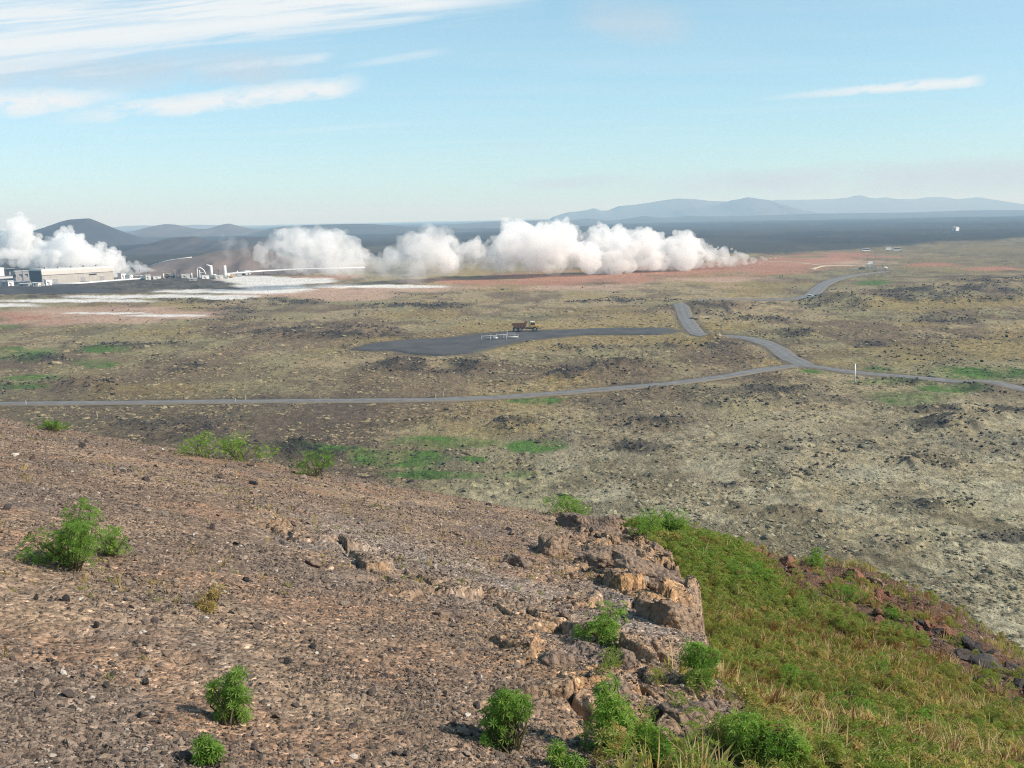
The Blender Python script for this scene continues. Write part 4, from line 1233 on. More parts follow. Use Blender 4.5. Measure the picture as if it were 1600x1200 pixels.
# sparse dry blades among the gravel
sp = [tuft_proto(21, m_dry, 7, 0.10, 0.05, bend=0.9), tuft_proto(22, m_grass, 7, 0.08, 0.05, bend=0.8), tuft_proto(23, m_dry, 4, 0.16, 0.03, bend=1.2)]
x, y, rg = polar_pts(900, 4.3, 21, -31, 10, power=0.3, seed=19)
z, e, Zm, _, _ = hill_h(x, y)
k = (Zm['grass'] < 0.2) & (fbm(x / 1.2, y / 1.2, 3, 721) > 0.5)
x, y, z = x[k], y[k], z[k]; s = rg.uniform(0.6, 1.1, len(x))
scatter('dry_blades', np.stack([x, y, z], 1), rot_rand(len(x), rg, 0.2), np.stack([s, s, s], 1), rg.integers(0, 3, len(x)), sp, 'sparse dry grass blades among the gravel')

# ------------------------------------------------------------------ rubble and tussocks of the plain
m_lava = stone_mat('lava_rock', [(0.0, (0.028, 0.026, 0.027)), (0.6, (0.055, 0.05, 0.05)), (1.0, (0.10, 0.088, 0.075))])
lp = [proto('lv', *stone_np(400 + i, 2, 9, (1, 0.9, 0.7), 0.25), m_lava) for i in range(6)]
x, y, rg = polar_pts(170000, 90, 620, -31, 31, power=-0.6, seed=31)
ZN = zones(x, y); Zm = ZN[0]
k = rg.uniform(0, 1, len(x)) < (Zm['lava'] * 0.45 + 0.003) * (1 - Zm['flat']) * (1 - Zm['white'])
x, y = x[k], y[k]
ZN = zones(x, y); z = plain_h(x, y, ZN)
s = np.clip(np.exp(rg.normal(0, 0.5, len(x))) * (0.10 + 0.0005 * np.hypot(x, y)), 0.06, 0.7)
scatter('lava_rubble', np.stack([x, y, z + s * 0.15], 1), rot_rand(len(x), rg, 0.6), np.stack([s, s * 0.9, s * 0.8], 1), rg.integers(0, 6, len(x)), lp, 'dark lava rubble sticking out of the heath all over the plain')

def tussock(seed, mat):
    v, f = stone_np(seed, 3, 0, (1, 0.75, 0.4), 0.9, 3.4)
    return proto('ts', v, f, mat, True)


def tuss_mat(name, stops):
    m = stone_mat(name, stops, 1.0, 3.5); return m


m_moss = tuss_mat('grey_moss', [(0.0, (0.10, 0.085, 0.055)), (0.4, (0.21, 0.185, 0.12)), (0.8, (0.32, 0.295, 0.20)), (1.0, (0.38, 0.355, 0.25))])
m_heath = tuss_mat('heath_tussock', [(0.0, (0.19, 0.155, 0.10)), (0.5, (0.26, 0.215, 0.13)), (1.0, (0.32, 0.27, 0.165))])
ts = [tussock(500 + i, m_moss) for i in range(4)] + [tussock(510 + i, m_heath) for i in range(4)]
x, y, rg = polar_pts(260000, 80, 480, -30, 30, power=-1.1, seed=41)
ZN = zones(x, y); Zm, px_, py_ = ZN[0], ZN[1], ZN[2]
cl = fbm(x / 5, y / 7, 3, 801)
k = rg.uniform(0, 1, len(x)) < (0.04 + 0.7 * sst(0.45, 0.62, cl)) * np.where(py_ > 640, 0.5, 0.6) * (1 - Zm['flat']) * (1 - Zm['white']) * (1 - 0.8 * Zm['lava']) * (1 - Zm['green']) * (1 - 0.7 * Zm['pink'])
x, y = x[k], y[k]
ZN = zones(x, y); z = plain_h(x, y, ZN)
mossm = sst(560, 760, ZN[2] + 0.10 * (ZN[1] - 1200)) * sst(560, 900, ZN[1])
ism = rg.uniform(0, 1, len(x)) < mossm
s = np.exp(rg.normal(0, 0.45, len(x))) * (0.11 + 0.0006 * np.hypot(x, y))
scatter('moss_tussocks', np.stack([x, y, z - s * 0.12], 1), rot_rand(len(x), rg, 0.25), np.stack([s * 1.2, s, s], 1), rg.integers(0, 4, len(x)) + np.where(ism, 0, 4), ts, 'low moss and heath tussocks covering the plain')
# ------------------------------------------------------------------ paints
P_yel = simple_mat('yellow_paint', (0.52, 0.34, 0.11), 0.5, 0, 0.25, 1.5)
P_org = simple_mat('orange_paint', (0.60, 0.27, 0.06), 0.5, 0, 0.25, 1.5)
P_rust = simple_mat('rusty_steel', (0.16, 0.075, 0.05), 0.85, 0, 0.4, 2.0)
P_wht = simple_mat('white_paint', (0.78, 0.78, 0.77), 0.45, 0, 0.1, 1.0)
P_gry = simple_mat('grey_paint', (0.30, 0.30, 0.31), 0.6, 0, 0.15, 1.0)
P_dgr = simple_mat('dark_steel', (0.055, 0.055, 0.06), 0.6, 0, 0.3, 1.0)
P_blk = simple_mat('rubber', (0.022, 0.022, 0.024), 0.85, 0, 0.3, 4.0)
P_gls = simple_mat('dark_glass', (0.03, 0.04, 0.05), 0.12, 0, 0.1, 1.0)
P_beige = simple_mat('beige_cladding', (0.41, 0.385, 0.35), 0.7, 0, 0.08, 0.25)
P_cream = simple_mat('pale_cladding', (0.56, 0.535, 0.50), 0.7, 0, 0.08, 0.25)
P_roof = simple_mat('roof_sheet', (0.52, 0.52, 0.53), 0.55, 0, 0.1, 0.2)
P_pipe = simple_mat('pipe_cladding', (0.66, 0.67, 0.69), 0.4, 0.2, 0.1, 0.5)
P_slab = simple_mat('grey_concrete', (0.34, 0.33, 0.32), 0.85, 0, 0.2, 0.4)
P_light = simple_mat('lamp_glass', (0.75, 0.75, 0.72), 0.2, 0, 0.05, 2.0)
P_rail = simple_mat('dull_white_paint', (0.48, 0.48, 0.48), 0.6, 0, 0.15, 2.0)
P_red = simple_mat('red_plastic', (0.45, 0.03, 0.02), 0.4, 0, 0.1, 2.0)


def wheel(parent, x, y, r, w, rim_mat, name='wheel'):
    side = 1 if y > 0 else -1
    t_ = MB().tube([(x, y - w / 2, r), (x, y - w * 0.35, r), (x, y + w * 0.35, r), (x, y + w / 2, r)], r, 18)
    n = 18
    for k in list(range(0, n)) + list(range(3 * n, 4 * n)):      # round the shoulders
        vx, vy, vz = t_.v[k]; t_.v[k] = (x + (vx - x) * 0.9, vy, r + (vz - r) * 0.9)
    ty = t_.build('wheel', P_blk, parent)
    MB().tube([(x, y + side * w * 0.28, r), (x, y + side * (w / 2 + 0.02), r)], r * 0.55, 14, r * 0.5).build('rim', rim_mat, ty)
    MB().tube([(x, y + side * (w / 2), r), (x, y + side * (w / 2 + 0.07), r)], r * 0.18, 8).build('hub', P_dgr, ty)
    return ty


def dump_truck(loc, rz, sc, paint, body_paint, label):
    """articulated hauler, front towards +x"""
    t_ = empty('dump_truck', loc, rz); t_.scale = (sc,) * 3
    tag(t_, label, 'truck')
    MB().box((-2.6, 0, 1.25), (5.2, 1.1, 0.45)).box((2.6, 0, 1.1), (3.6, 1.2, 0.5)).box((0.45, 0, 1.2), (1.2, 0.7, 0.6)).build('chassis', P_dgr, t_, bevel=0.04)
    side = [(-5.5, 2.35), (-5.35, 3.0), (-0.75, 3.1), (-0.55, 3.55), (0.25, 3.6), (0.2, 3.4), (-0.55, 1.65), (-3.9, 1.55), (-5.1, 2.1)]
    bd = MB().prism(side, -1.5, -1.4).prism(side, 1.4, 1.5)
    bd.prism([(-5.5, 2.35), (-5.1, 2.1), (-3.9, 1.55), (-0.55, 1.65), (0.2, 3.4), (0.25, 3.6), (0.1, 3.6), (-0.7, 1.85), (-3.85, 1.75), (-5.1, 2.3)], -1.4, 1.4)
    body = bd.build('dump_body', body_paint, t_)
    for x in (-4.4, -3.3, -2.2, -1.1):
        for s in (-1, 1): MB().box((x, s * 1.53, 2.35), (0.14, 0.08, 1.3)).build('rib', body_paint, body)
    MB().prism([(1.45, 1.35), (1.45, 3.3), (1.6, 3.45), (2.95, 3.45), (3.15, 2.6), (3.2, 1.35)], -0.95, 0.95).build('cab', paint, t_, bevel=0.05)
    MB().box((2.2, 0, 3.52), (1.6, 1.95, 0.12)).build('cab_roof', P_wht, t_, bevel=0.03)
    for s in (-1, 1):
        MB().prism([(1.62, 2.3), (1.62, 3.28), (2.3, 3.28), (2.3, 2.3)], s * 0.95 - 0.02, s * 0.95 + 0.02).build('window', P_gls, t_)
        MB().prism([(2.38, 2.3), (2.38, 3.28), (2.86, 3.28), (3.06, 2.6), (3.06, 2.3)], s * 0.95 - 0.02, s * 0.95 + 0.02).build('window', P_gls, t_)
        MB().prism([(2.0, 1.55), (2.1, 1.95), (2.6, 2.05), (3.4, 2.05), (3.8, 1.75), (3.8, 1.62), (3.3, 1.9), (2.6, 1.9)], s * 1.15 - 0.35, s * 1.15 + 0.35).build('mudguard', paint, t_)
    MB().add([(3.17, -0.85, 2.45), (3.17, 0.85, 2.45), (2.98, 0.85, 3.3), (2.98, -0.85, 3.3)], [(0, 1, 2, 3)]).build('windscreen', P_gls, t_)
    MB().prism([(3.2, 1.3), (3.2, 2.45), (4.4, 2.3), (5.0, 1.95), (5.1, 1.3), (4.9, 1.0), (3.8, 1.2)], -0.85, 0.85).build('hood', paint, t_, bevel=0.06)
    MB().box((5.05, 0, 1.05), (0.3, 2.2, 0.35)).build('bumper', P_dgr, t_, bevel=0.04)
    for s in (-1, 1): MB().box((5.02, s * 0.6, 1.7), (0.12, 0.3, 0.2)).build('headlight', P_light, t_)
    MB().tube([(1.25, 0.8, 1.6), (1.25, 0.8, 3.7)], 0.09, 8).build('exhaust', P_dgr, t_)
    MB().box((4.1, -0.87, 1.7), (0.5, 0.04, 0.4)).build('grille', P_dgr, t_)
    for x in (-4.25, -2.45, 2.9):
        for s in (-1, 1): wheel(t_, x, s * 1.2, 0.86, 0.7, P_gry)
    return t_


def gpos(px, py, lift=0.0):
    p = ground(px, py); return Vector((p.x, p.y, p.z + lift))


dump_truck(gpos(823, 519, 0.32), R(3), 1.0, P_yel, P_rust, 'yellow dump truck with a rusty red tipping body parked on the black gravel lot')
dump_truck(gpos(266, 435, 0.4), R(178), 0.95, P_org, P_gry, 'orange dump truck with a grey body beside the plant wellheads')


def car(name, loc, rz, paint, label, cat, L=4.4, W=1.8, H=1.5, kind='car', group=None):
    t_ = empty(name, loc, rz); tag(t_, label, cat, group)
    a, h = L / 2, H
    if kind == 'car':
        prof = [(-a, .35), (-a, .8), (-a + .1, .92), (-a + .55, .98), (-a + 1.0, h - .05), (-a + 1.3, h), (a - 2.1, h), (a - 1.75, h - .08), (a - 1.05, .98), (a - .25, .85), (a, .7), (a, .35), (a - .3, .25), (-a + .3, .25)]
        win = [(-a + .75, 1.0), (-a + 1.08, h - .12), (-a + 1.35, h - .08), (a - 2.1, h - .08), (a - 1.82, h - .14), (a - 1.25, 1.0)]
    else:                                                        # van, minibus, camper
        prof = [(-a, .4), (-a, h - .15), (-a + .12, h), (a - 1.1, h), (a - .75, h - .15), (a - .35, 1.25), (a - .05, 1.0), (a, .4), (a - .3, .3), (-a + .3, .3)]
        win = [(-a + .3, 1.3), (-a + .3, h - .3), (a - 1.1, h - .3), (a - .85, h - .4), (a - .62, 1.3)]
    body = MB().prism(prof, -W / 2, W / 2).build('body', paint, t_, bevel=0.05)
    for s in (-1, 1):
        MB().prism(win, s * (W / 2) - 0.015, s * (W / 2) + 0.015).build('window', P_gls, t_)
        MB().box((a - .02, s * W * .36, .72), (.08, .3, .16)).build('headlight', P_light, t_)
        MB().box((-a + .01, s * W * .38, .8), (.06, .2, .22)).build('tail_light', P_red, t_)
        for x in (-a + .85, a - .85): wheel(t_, x, s * (W / 2 - .1), .33, .22, P_gry)
    if kind == 'car':
        MB().add([(a - 1.03, -W * .4, 1.0), (a - 1.03, W * .4, 1.0), (a - 1.72, W * .38, h - .1), (a - 1.72, -W * .38, h - .1)], [(0, 1, 2, 3)]).build('windscreen', P_gls, t_)
    return t_


car('parked_car', gpos(1266, 466, 0.2), R(-20), P_wht, 'white car on the far grey road where it bends', 'car')
car('parked_car', gpos(1347, 421.5, 0.25), R(8), P_dgr, 'black car at the left end of the small car park', 'car', group='cars in the small car park')
car('parked_car', gpos(1366, 420.0, 0.25), R(5), P_gry, 'grey car in the middle of the small car park', 'car', group='cars in the small car park')
car('parked_car', gpos(1384, 420.5, 0.25), R(60), P_wht, 'white car at the right end of the small car park', 'car', group='cars in the small car park')
car('camper_van', gpos(1357, 419, 0.25), R(75), P_wht, 'tall white camper behind the black car', 'camper', 6.0, 2.2, 3.0, 'van')
car('minibus', gpos(1353, 393, 0.2), R(5), P_wht, 'white minibus with a low rear on the red heath above the car park', 'van', 8.5, 2.4, 2.7, 'van')
car('minibus', gpos(1401, 392, 0.2), R(3), P_wht, 'white minibus with a dark window band, rightmost of the far vehicles', 'van', 8.5, 2.4, 3.0, 'van')
tr = empty('box_trailer', gpos(1388, 392, 0.2)); tag(tr, 'white box trailer left of the rightmost minibus', 'trailer')
MB().box((0, 0, 1.9), (5.6, 2.4, 2.4)).build('box_body', P_wht, tr, bevel=0.05)
MB().box((0, 0, 0.62), (5.8, 1.2, 0.16)).build('chassis', P_dgr, tr)
for s in (-1, 1): wheel(tr, -0.6, s * 1.0, 0.36, 0.24, P_gry)
sg = empty('sign_board', gpos(1360, 416, 0.25)); tag(sg, 'white information board behind the small car park', 'sign')
MB().box((0, 0, 2.6), (3.4, 0.12, 1.8)).build('board', P_wht, sg, bevel=0.02)
for s in (-1, 1): MB().box((s * 1.2, 0.12, 1.2), (0.14, 0.12, 2.4)).build('post', P_gry, sg)

# ------------------------------------------------------------------ people
P_jack = simple_mat('dark_jacket', (0.03, 0.03, 0.038), 0.85, 0, 0.3, 6.0)
P_jred = simple_mat('red_jacket', (0.25, 0.05, 0.04), 0.85, 0, 0.3, 6.0)
P_trs = simple_mat('dark_trousers', (0.028, 0.03, 0.04), 0.9, 0, 0.3, 6.0)
P_skin = simple_mat('skin', (0.42, 0.25, 0.18), 0.6, 0, 0.1, 6.0)
P_hair = simple_mat('hair', (0.05, 0.035, 0.025), 0.8, 0, 0.2, 12.0)


def skin_mesh(verts, edges, radii, root):
    me = bpy.data.meshes.new('tmp'); me.from_pydata(verts, edges, [])
    o = bpy.data.objects.new('tmp', me); COL.objects.link(o)
    o.modifiers.new('skin', 'SKIN')
    for i, r in enumerate(radii):
        sv = me.skin_vertices[0].data[i]; sv.radius = (r, r); sv.use_root = (i == root)
    sb = o.modifiers.new('sub', 'SUBSURF'); sb.levels = 1; sb.render_levels = 1
    dg = bpy.context.evaluated_depsgraph_get(); dg.update()
    out = bpy.data.meshes.new_from_object(o.evaluated_get(dg))
    bpy.data.objects.remove(o); bpy.data.meshes.remove(me)
    return out


def person(loc, rz, label, jacket, stride=0.12, lean=0.0, sc=1.0):
    t_ = empty('person', loc, rz); t_.scale = (sc,) * 3
    tag(t_, label, 'person')
    V_ = [(0, 0, .95), (0, lean * .3, 1.15), (0, lean * .7, 1.38), (0, lean, 1.52), (0, lean * 1.05, 1.60), (0, lean * 1.15, 1.70), (0, lean * 1.15, 1.78),
          (.11, 0, .88), (.12, stride, .50), (.12, -stride * .2 + stride, .09), (.12, stride + .15, .04),
          (-.11, 0, .88), (-.12, -stride, .50), (-.12, -stride * 1.3, .09), (-.12, -stride * 1.3 + .15, .04),
          (.19, lean * .9, 1.42), (.25, lean * .6 - .06, 1.15), (.22, lean + .10, .92), (.21, lean + .15, .84),
          (-.19, lean * .9, 1.42), (-.25, lean * .6 - .06, 1.15), (-.22, lean + .10, .92), (-.21, lean + .15, .84)]
    E = [(0, 1), (1, 2), (2, 3), (3, 4), (4, 5), (5, 6), (0, 7), (7, 8), (8, 9), (9, 10), (0, 11), (11, 12), (12, 13), (13, 14), (2, 15), (15, 16), (16, 17), (17, 18), (2, 19), (19, 20), (20, 21), (21, 22)]
    rad = [.15, .145, .165, .075, .07, .105, .085, .105, .075, .055, .045, .105, .075, .055, .045, .075, .06, .045, .04, .075, .06, .045, .04]
    me = skin_mesh(V_, E, rad, 0); me.name = 'body'
    for m_ in (jacket, P_trs, P_skin): me.materials.append(m_)
    for f in me.polygons:
        z = f.center.z; f.use_smooth = True
        f.material_index = 2 if z > 1.58 else 1 if z < .93 and abs(f.center.x) < .19 else 2 if z < .9 and abs(f.center.x) > .19 else 0
    b_ = bpy.data.objects.new('body', me); COL.objects.link(b_); b_.parent = t_
    v, f = stone_np(900, 3, 0, (.105, .115, .10), .05)
    v = v + np.array([0, lean * 1.15 - .02, 1.755]); hr = mesh_np('hair', v, f, P_hair, True, parent=t_)
    v, f = stone_np(901, 2, 3, (.15, .09, .2), .05)
    mesh_np('backpack', v + np.array([0, lean * .6 - .2, 1.25]), f, P_dgr, True, parent=t_)
    return t_


person(gpos(1232, 521, 0.1), R(15), 'person in dark clothes standing on the heath, right of two', P_jack, 0.10, 0.0, 1.12)
person(gpos(1187.5, 526, 0.1), R(70), 'stooping person in dark clothes near the side road, left of two', P_jack, 0.14, 0.16, 1.0)
person(gpos(1218.6, 434, 0.1), R(-40), 'person in dark clothes walking on the heath, left one of a far pair', P_jack, 0.12, 0.0)
person(gpos(1222.6, 434, 0.1), R(-30), 'person in dark clothes walking on the heath, right one of a far pair', P_jack, 0.10, 0.03)
person(gpos(1379, 418, 0.2), R(120), 'person in a red jacket beside the white car of the car park', P_jred, 0.08, 0.0, 1.1)

# ------------------------------------------------------------------ road markers and poles
P_post = simple_mat('marker_yellow', (0.66, 0.60, 0.38), 0.6, 0, 0.15, 4.0)
P_band = simple_mat('reflector', (0.8, 0.8, 0.8), 0.3, 0, 0.05, 4.0)
POSTS = [(41, 632.5, 1.1, 'at the far left beside the main road'), (152, 652, 1.3, 'below the main road near the left edge'), (368, 629, 1.1, 'near side of the main road above the crest clumps'), (384, 624, 1.0, 'far side of the main road above the crest clumps'),
         (681, 624.5, 1.2, 'near side of the main road, left of the green roadside strip'), (693, 619, 1.1, 'far side of the main road, left of the green roadside strip'), (1003, 601, 1.1, 'far side of the main road where it starts to climb'),
         (1246, 580, 1.1, 'in front of the road junction'), (1387, 594, 1.2, 'right of the tall white pole'), (1420, 586, 1.0, 'behind the main road right of the tall white pole'), (1362, 614, 1.2, 'on the grass below the tall white pole'), (1223, 836, 1.5, 'on the grey moss in the lower plain')]
for px, py, h, lb in POSTS:
    q = empty('marker_post', gpos(px, py, 0.0)); tag(q, 'thin pale marker post ' + lb, 'post', 'marker posts')
    MB().box((0, 0, h / 2 - 0.1), (0.13, 0.09, h + 0.2), 0.0, 0.85).build('stake', P_post, q)
    MB().box((0, -0.05, h * 0.82), (0.136, 0.02, 0.16)).build('reflector', P_band, q)
q = empty('marker_post', gpos(1278, 866, 0.0)); tag(q, 'dark wooden post standing in the grey moss near the right crest', 'post', 'marker posts')
MB().box((0, 0, 0.65), (0.14, 0.14, 1.5), 0.2, 0.8).build('stake', P_dgr, q)
MB().box((0, 0, 1.3), (0.16, 0.16, 0.05), 0.2).build('cap', P_gry, q)
q = empty('pole', gpos(1335.5, 596, 0.0)); tag(q, 'tall white pole beside the main road right of the junction', 'pole')
MB().tube([(0, 0, -0.3), (0, 0, 4.5)], 0.17, 12, 0.14).build('shaft', P_wht, q, True)
MB().tube([(0, 0, -0.2), (0, 0, 0.18)], 0.34, 12, 0.3).build('footing', P_slab, q)
MB().tube([(0, 0, 4.5), (0, 0, 4.62)], 0.17, 12, 0.06).build('cap', P_gry, q)

# ------------------------------------------------------------------ white well frame on the lot
c0 = gpos(781, 531, 0.36); kk = c0.y / F
fr = empty('well_installation', c0, R(10)); tag(fr, 'low white pipe frame with railings on the black gravel lot', 'pipe frame')
for i, (x, y, h) in enumerate([(-29, -0.5, 1.5), (-16, -1.5, 1.9), (-5, 0.3, 1.8), (7, 0.5, 1.7), (9, -2.0, 1.6), (13, 1.5, 2.7), (25, 1.0, 1.9), (29, -0.6, 1.5)]):
    MB().box((x * kk, y, h / 2), (0.18, 0.18, h)).build('post', P_rail, fr)
for a_, b_, z in (((-29, -0.5), (-5, 0.3), 1.25), ((-5, 0.3), (13, 1.5), 1.35), ((13, 1.5), (25, 1.0), 1.7), ((7, 0.5), (29, -0.6), 1.2)):
    MB().tube([(a_[0] * kk, a_[1], z), (b_[0] * kk, b_[1], z)], 0.08, 8).build('rail', P_rail, fr)
for a_, b_, r_ in (((-24, -1.2), (-4, -1.4), 0.24), ((8, -0.8), (28, -0.9), 0.22)):
    MB().tube([(a_[0] * kk, a_[1], 0.55), (b_[0] * kk, b_[1], 0.55)], r_, 12).build('pipe', P_rail, fr, True)
vz = MB().box((-10 * kk, -1.3, 0.8), (1.0, 0.9, 0.9)).build('valve', P_gry, fr, bevel=0.08)
MB().tube([(-10 * kk, -1.3, 1.25), (-10 * kk, -1.3, 1.8)], 0.08, 8).build('spindle', P_dgr, vz)

# ------------------------------------------------------------------ power plant
def px_frame(pa, pb):
    """origin, width and turn of a front wall standing between two ground pixels"""
    a, b = ground(*pa), ground(*pb)
    return a, (b - a).length, math.atan2(b.y - a.y, b.x - a.x)


a, Lh, rz = px_frame((67, 445), (178, 438))
Hh = 23 * a.y / F
hall = empty('power_plant_hall', (a.x, a.y, 0.2), rz); tag(hall, 'long beige power plant hall with a paler upper wall band', 'building')
Dp = 20.0
MB().box((Lh / 2, Dp / 2, Hh * 0.31), (Lh, Dp, Hh * 0.62 + 0.6)).build('wall', P_beige, hall)
MB().prism([(-0.5, Hh * 0.63), (-0.5, Hh * 0.9), (0.6, Hh), (Dp - 0.6, Hh), (Dp + 0.5, Hh * 0.9), (Dp + 0.5, Hh * 0.63)], -0.4, Lh + 0.4, 'x').build('upper_wall', P_cream, hall)
rf = MB().box((Lh / 2, Dp / 2, Hh + 0.12), (Lh - 1.5, Dp - 1.6, 0.3)).build('roof', P_roof, hall)
for i in range(5): MB().box((Lh * (0.14 + 0.18 * i), Dp * 0.5, Hh + 0.75), (1.8, 2.4, 1.1), 0, 0.85).build('vent', P_gry, rf)
MB().box((-0.35, Dp / 2, Hh * 0.45), (0.3, Dp * 0.96, Hh * 0.9)).build('end_wall', P_dgr, hall)
for i in range(13): MB().box((Lh * (i + 0.5) / 13, -0.06, Hh * 0.30), (0.22, 0.14, Hh * 0.58)).build('pilaster', P_cream, hall)
for x in (0.18, 0.56, 0.83): 
    dr = MB().box((Lh * x, -0.12, 1.9), (3.4, 0.16, 3.8)).build('door', P_gry, hall); MB().box((Lh * x, -0.21, 3.9), (3.8, 0.05, 0.25)).build('lintel', P_cream, dr)
MB().box((Lh * 0.7, -0.1, Hh * 0.5), (6.0, 0.12, 1.0)).build('window', P_gls, hall)


def box_building(name, pa, pb, hpx, depth, wall, roofm, label, cat='building', gable=0.0, doors=1, lift=0.2):
    a, L_, rz = px_frame(pa, pb); h = hpx * a.y / F
    o = empty(name, (a.x, a.y, a.z + lift), rz); tag(o, label, cat)
    MB().box((L_ / 2, depth / 2, h / 2 - 0.3), (L_, depth, h + 0.6)).build('wall', wall, o)
    MB().prism([(-0.3, h), (depth / 2, h + 0.25 + gable), (depth + 0.3, h), (depth + 0.3, h + 0.25), (depth / 2, h + 0.5 + gable), (-0.3, h + 0.25)], -0.3, L_ + 0.3, 'x').build('roof', roofm, o)
    for i in range(doors):
        x = L_ * (i + 0.6) / (doors + 0.2)
        MB().box((x, -0.05, h * 0.3), (min(2.2, L_ * .2), 0.12, h * 0.6)).build('door', P_gry, o)
        MB().box((x - L_ * 0.18, -0.05, h * 0.58), (min(2.0, L_ * .18), 0.1, h * 0.26)).build('window', P_gls, o)
    return o


box_building('cabin', (72.5, 447), (81.5, 446.5), 9, 4.5, P_wht, P_roof, 'small white cabin before the left end of the beige hall')
box_building('cabin', (13, 448), (22, 447.5), 8, 4.5, P_wht, P_roof, 'small white cabin near the left picture edge')
box_building('cabin', (3, 448), (12.6, 448), 7.5, 4.5, P_gry, P_roof, 'small blue grey cabin touching the left white cabin')
box_building('store_building', (-46, 434), (7.5, 431), 13, 14, P_wht, P_roof, 'white building cut by the left picture edge', doors=3)
box_building('switch_house', (9, 431), (23, 430.5), 10, 8, P_dgr, P_roof, 'small dark building right of the white building at the left edge')
box_building('turbine_annex', (25, 440), (64, 438), 15, 12, P_gry, P_roof, 'low grey annex left of the beige hall', doors=4)
box_building('switch_house', (190, 437), (197, 436.5), 9, 5, P_wht, P_roof, 'white switch house at the right end of the beige hall')
box_building('switch_house', (203, 436.5), (208, 436), 6, 4, P_wht, P_gry, 'tiny white kiosk right of the switch house')

# cooling tower bank behind the hall
a, L_, rz = px_frame((58, 427), (136, 424))
ct = empty('cooling_tower', (a.x, a.y, 0), rz); tag(ct, 'dark cooling tower bank behind the beige hall', 'cooling tower')
h = 15 * a.y / F
MB().box((L_ / 2, 7, h / 2), (L_, 14, h)).build('casing', P_dgr, ct)
MB().box((L_ / 2, 7, h + 0.2), (L_ + 1, 15, 0.4)).build('deck', P_gry, ct)
for i in range(5): MB().tube([(L_ * (i + .5) / 5, 7, h + 0.4), (L_ * (i + .5) / 5, 7, h + 2.0), (L_ * (i + .5) / 5, 7, h + 3.2)], 4.0, 20, 4.4).build('fan_stack', P_gry, ct)
for px, py0, py1, mt, lb in ((98.5, 424, 397, P_wht, 'thin white chimney rising behind the beige hall'), (141, 424, 407, P_dgr, 'short dark chimney behind the right half of the beige hall'), (91.5, 424, 397, P_gry, 'slender grey mast behind the beige hall')):
    p = ground(px, py0); h = (py0 - py1) * p.y / F
    o = empty('chimney' if 'mast' not in lb else 'mast', p); tag(o, lb, 'chimney' if 'mast' not in lb else 'mast')
    r_ = 0.75 if 'mast' not in lb else 0.22
    MB().tube([(0, 0, -0.5), (0, 0, h)], r_, 12, r_ * 0.9).build('shaft', mt, o, True)
    MB().tube([(0, 0, h - 0.6), (0, 0, h + 0.15)], r_ * 1.25, 12).build('rim', P_dgr, o)

# embankment below the plant
ridge('embankment', [(-260, 456), (-180, 449), (-60, 448.5), (20, 448), (70, 447.5), (108, 447), (140, 449), (175, 454), (210, 458)], 655, 14, (0.055, 0.058, 0.064), 'dark gravel embankment below the plant at the left edge', 0.06, 31)


def pipeline(pts, r, label, support=True, mat=None):
    P_ = [Vector(p) for p in pts]
    o = empty('pipeline', (P_[0].x, P_[0].y, 0)); tag(o, label, 'pipeline')
    off = Vector((P_[0].x, P_[0].y, 0))
    MB().tube([p - off for p in P_], r, 10).build('pipe', mat or P_pipe, o, True)
    if support:
        for i in range(len(P_) - 1):
            n = max(1, int((P_[i + 1] - P_[i]).length / 12))
            for k in range(n):
                q = P_[i].lerp(P_[i + 1], (k + 0.5) / n) - off
                if q.z > 0.6: MB().box((q.x, q.y, (q.z - r) / 2 - 0.2), (0.35, 0.6, q.z - r + 0.5)).build('support', P_dgr, o)
    return o


def gl(px, py, lift): return gpos(px, py, lift)


pipeline([gl(-40, 441, 1.6), gl(20, 443, 1.6), gl(66, 446, 1.6)], 0.5, 'pale pipeline running to the left end of the hall')
pipeline([gl(82, 447, 1.2), gl(128, 445, 1.2), gl(190, 440, 1.2), gl(246, 436, 1.2)], 0.75, 'thick white pipeline along the front of the beige hall')
pipeline([gl(24, 449, 1.3), gl(70, 448.5, 1.3)], 0.45, 'pale pipeline between the two white cabins')
pipeline([gl(354, 434, 3.0), gl(400, 430, 3.0), gl(470, 427, 3.4), gl(570, 425, 3.6)], 0.75, 'long white pipeline running from the wellheads into the steam')
pipeline([at_y(234, 415, 900), at_y(262, 407.2, 900), at_y(280, 404.2, 900), at_y(300, 401.8, 900)], 0.4, 'white pipeline along the ridge behind the wellheads', False)

# wellheads
for px, py, hpx, arm, lb in ((331, 435, 20, -7, 'white wellhead silencer pipe with an arm to the left, left of two'), (352.5, 435, 20, 6, 'white wellhead silencer pipe, right of two')):
    p = ground(px, py); k = p.y / F; h = hpx * k
    o = empty('wellhead', p); tag(o, lb, 'wellhead')
    MB().tube([(0, 0, -0.5), (0, 0, h)], 1.05, 14, 0.95).build('riser', P_wht, o, True)
    if arm < 0: MB().tube([(0, 0, h - 0.6), (arm * k, 0, h + 0.6)], 0.6, 10).build('arm', P_wht, o, True)
    MB().tube([(0, 0, 2.5), (7 * k, 0, 2.5)], 0.6, 10).build('outlet', P_wht, o, True)
    MB().box((0, 0, 0.5), (4.5, 3.5, 1.6)).build('base', P_slab, o, bevel=0.1)
p = ground(309, 435); k = p.y / F
o = empty('pipe_gantry', p); tag(o, 'white pipe gantry with a sloping top left of the wellheads', 'pipe gantry')
for x, h in ((0, 17), (3.5, 13)): MB().tube([(x * k, 0, -0.5), (x * k, 0, h * k)], 0.45, 8).build('post', P_wht, o)
MB().tube([(0, 0, 17 * k), (5 * k, 0, 16.5 * k), (10 * k, 0, 13 * k), (13 * k, 0, 6 * k)], 0.5, 8).build('top_pipe', P_wht, o, True)
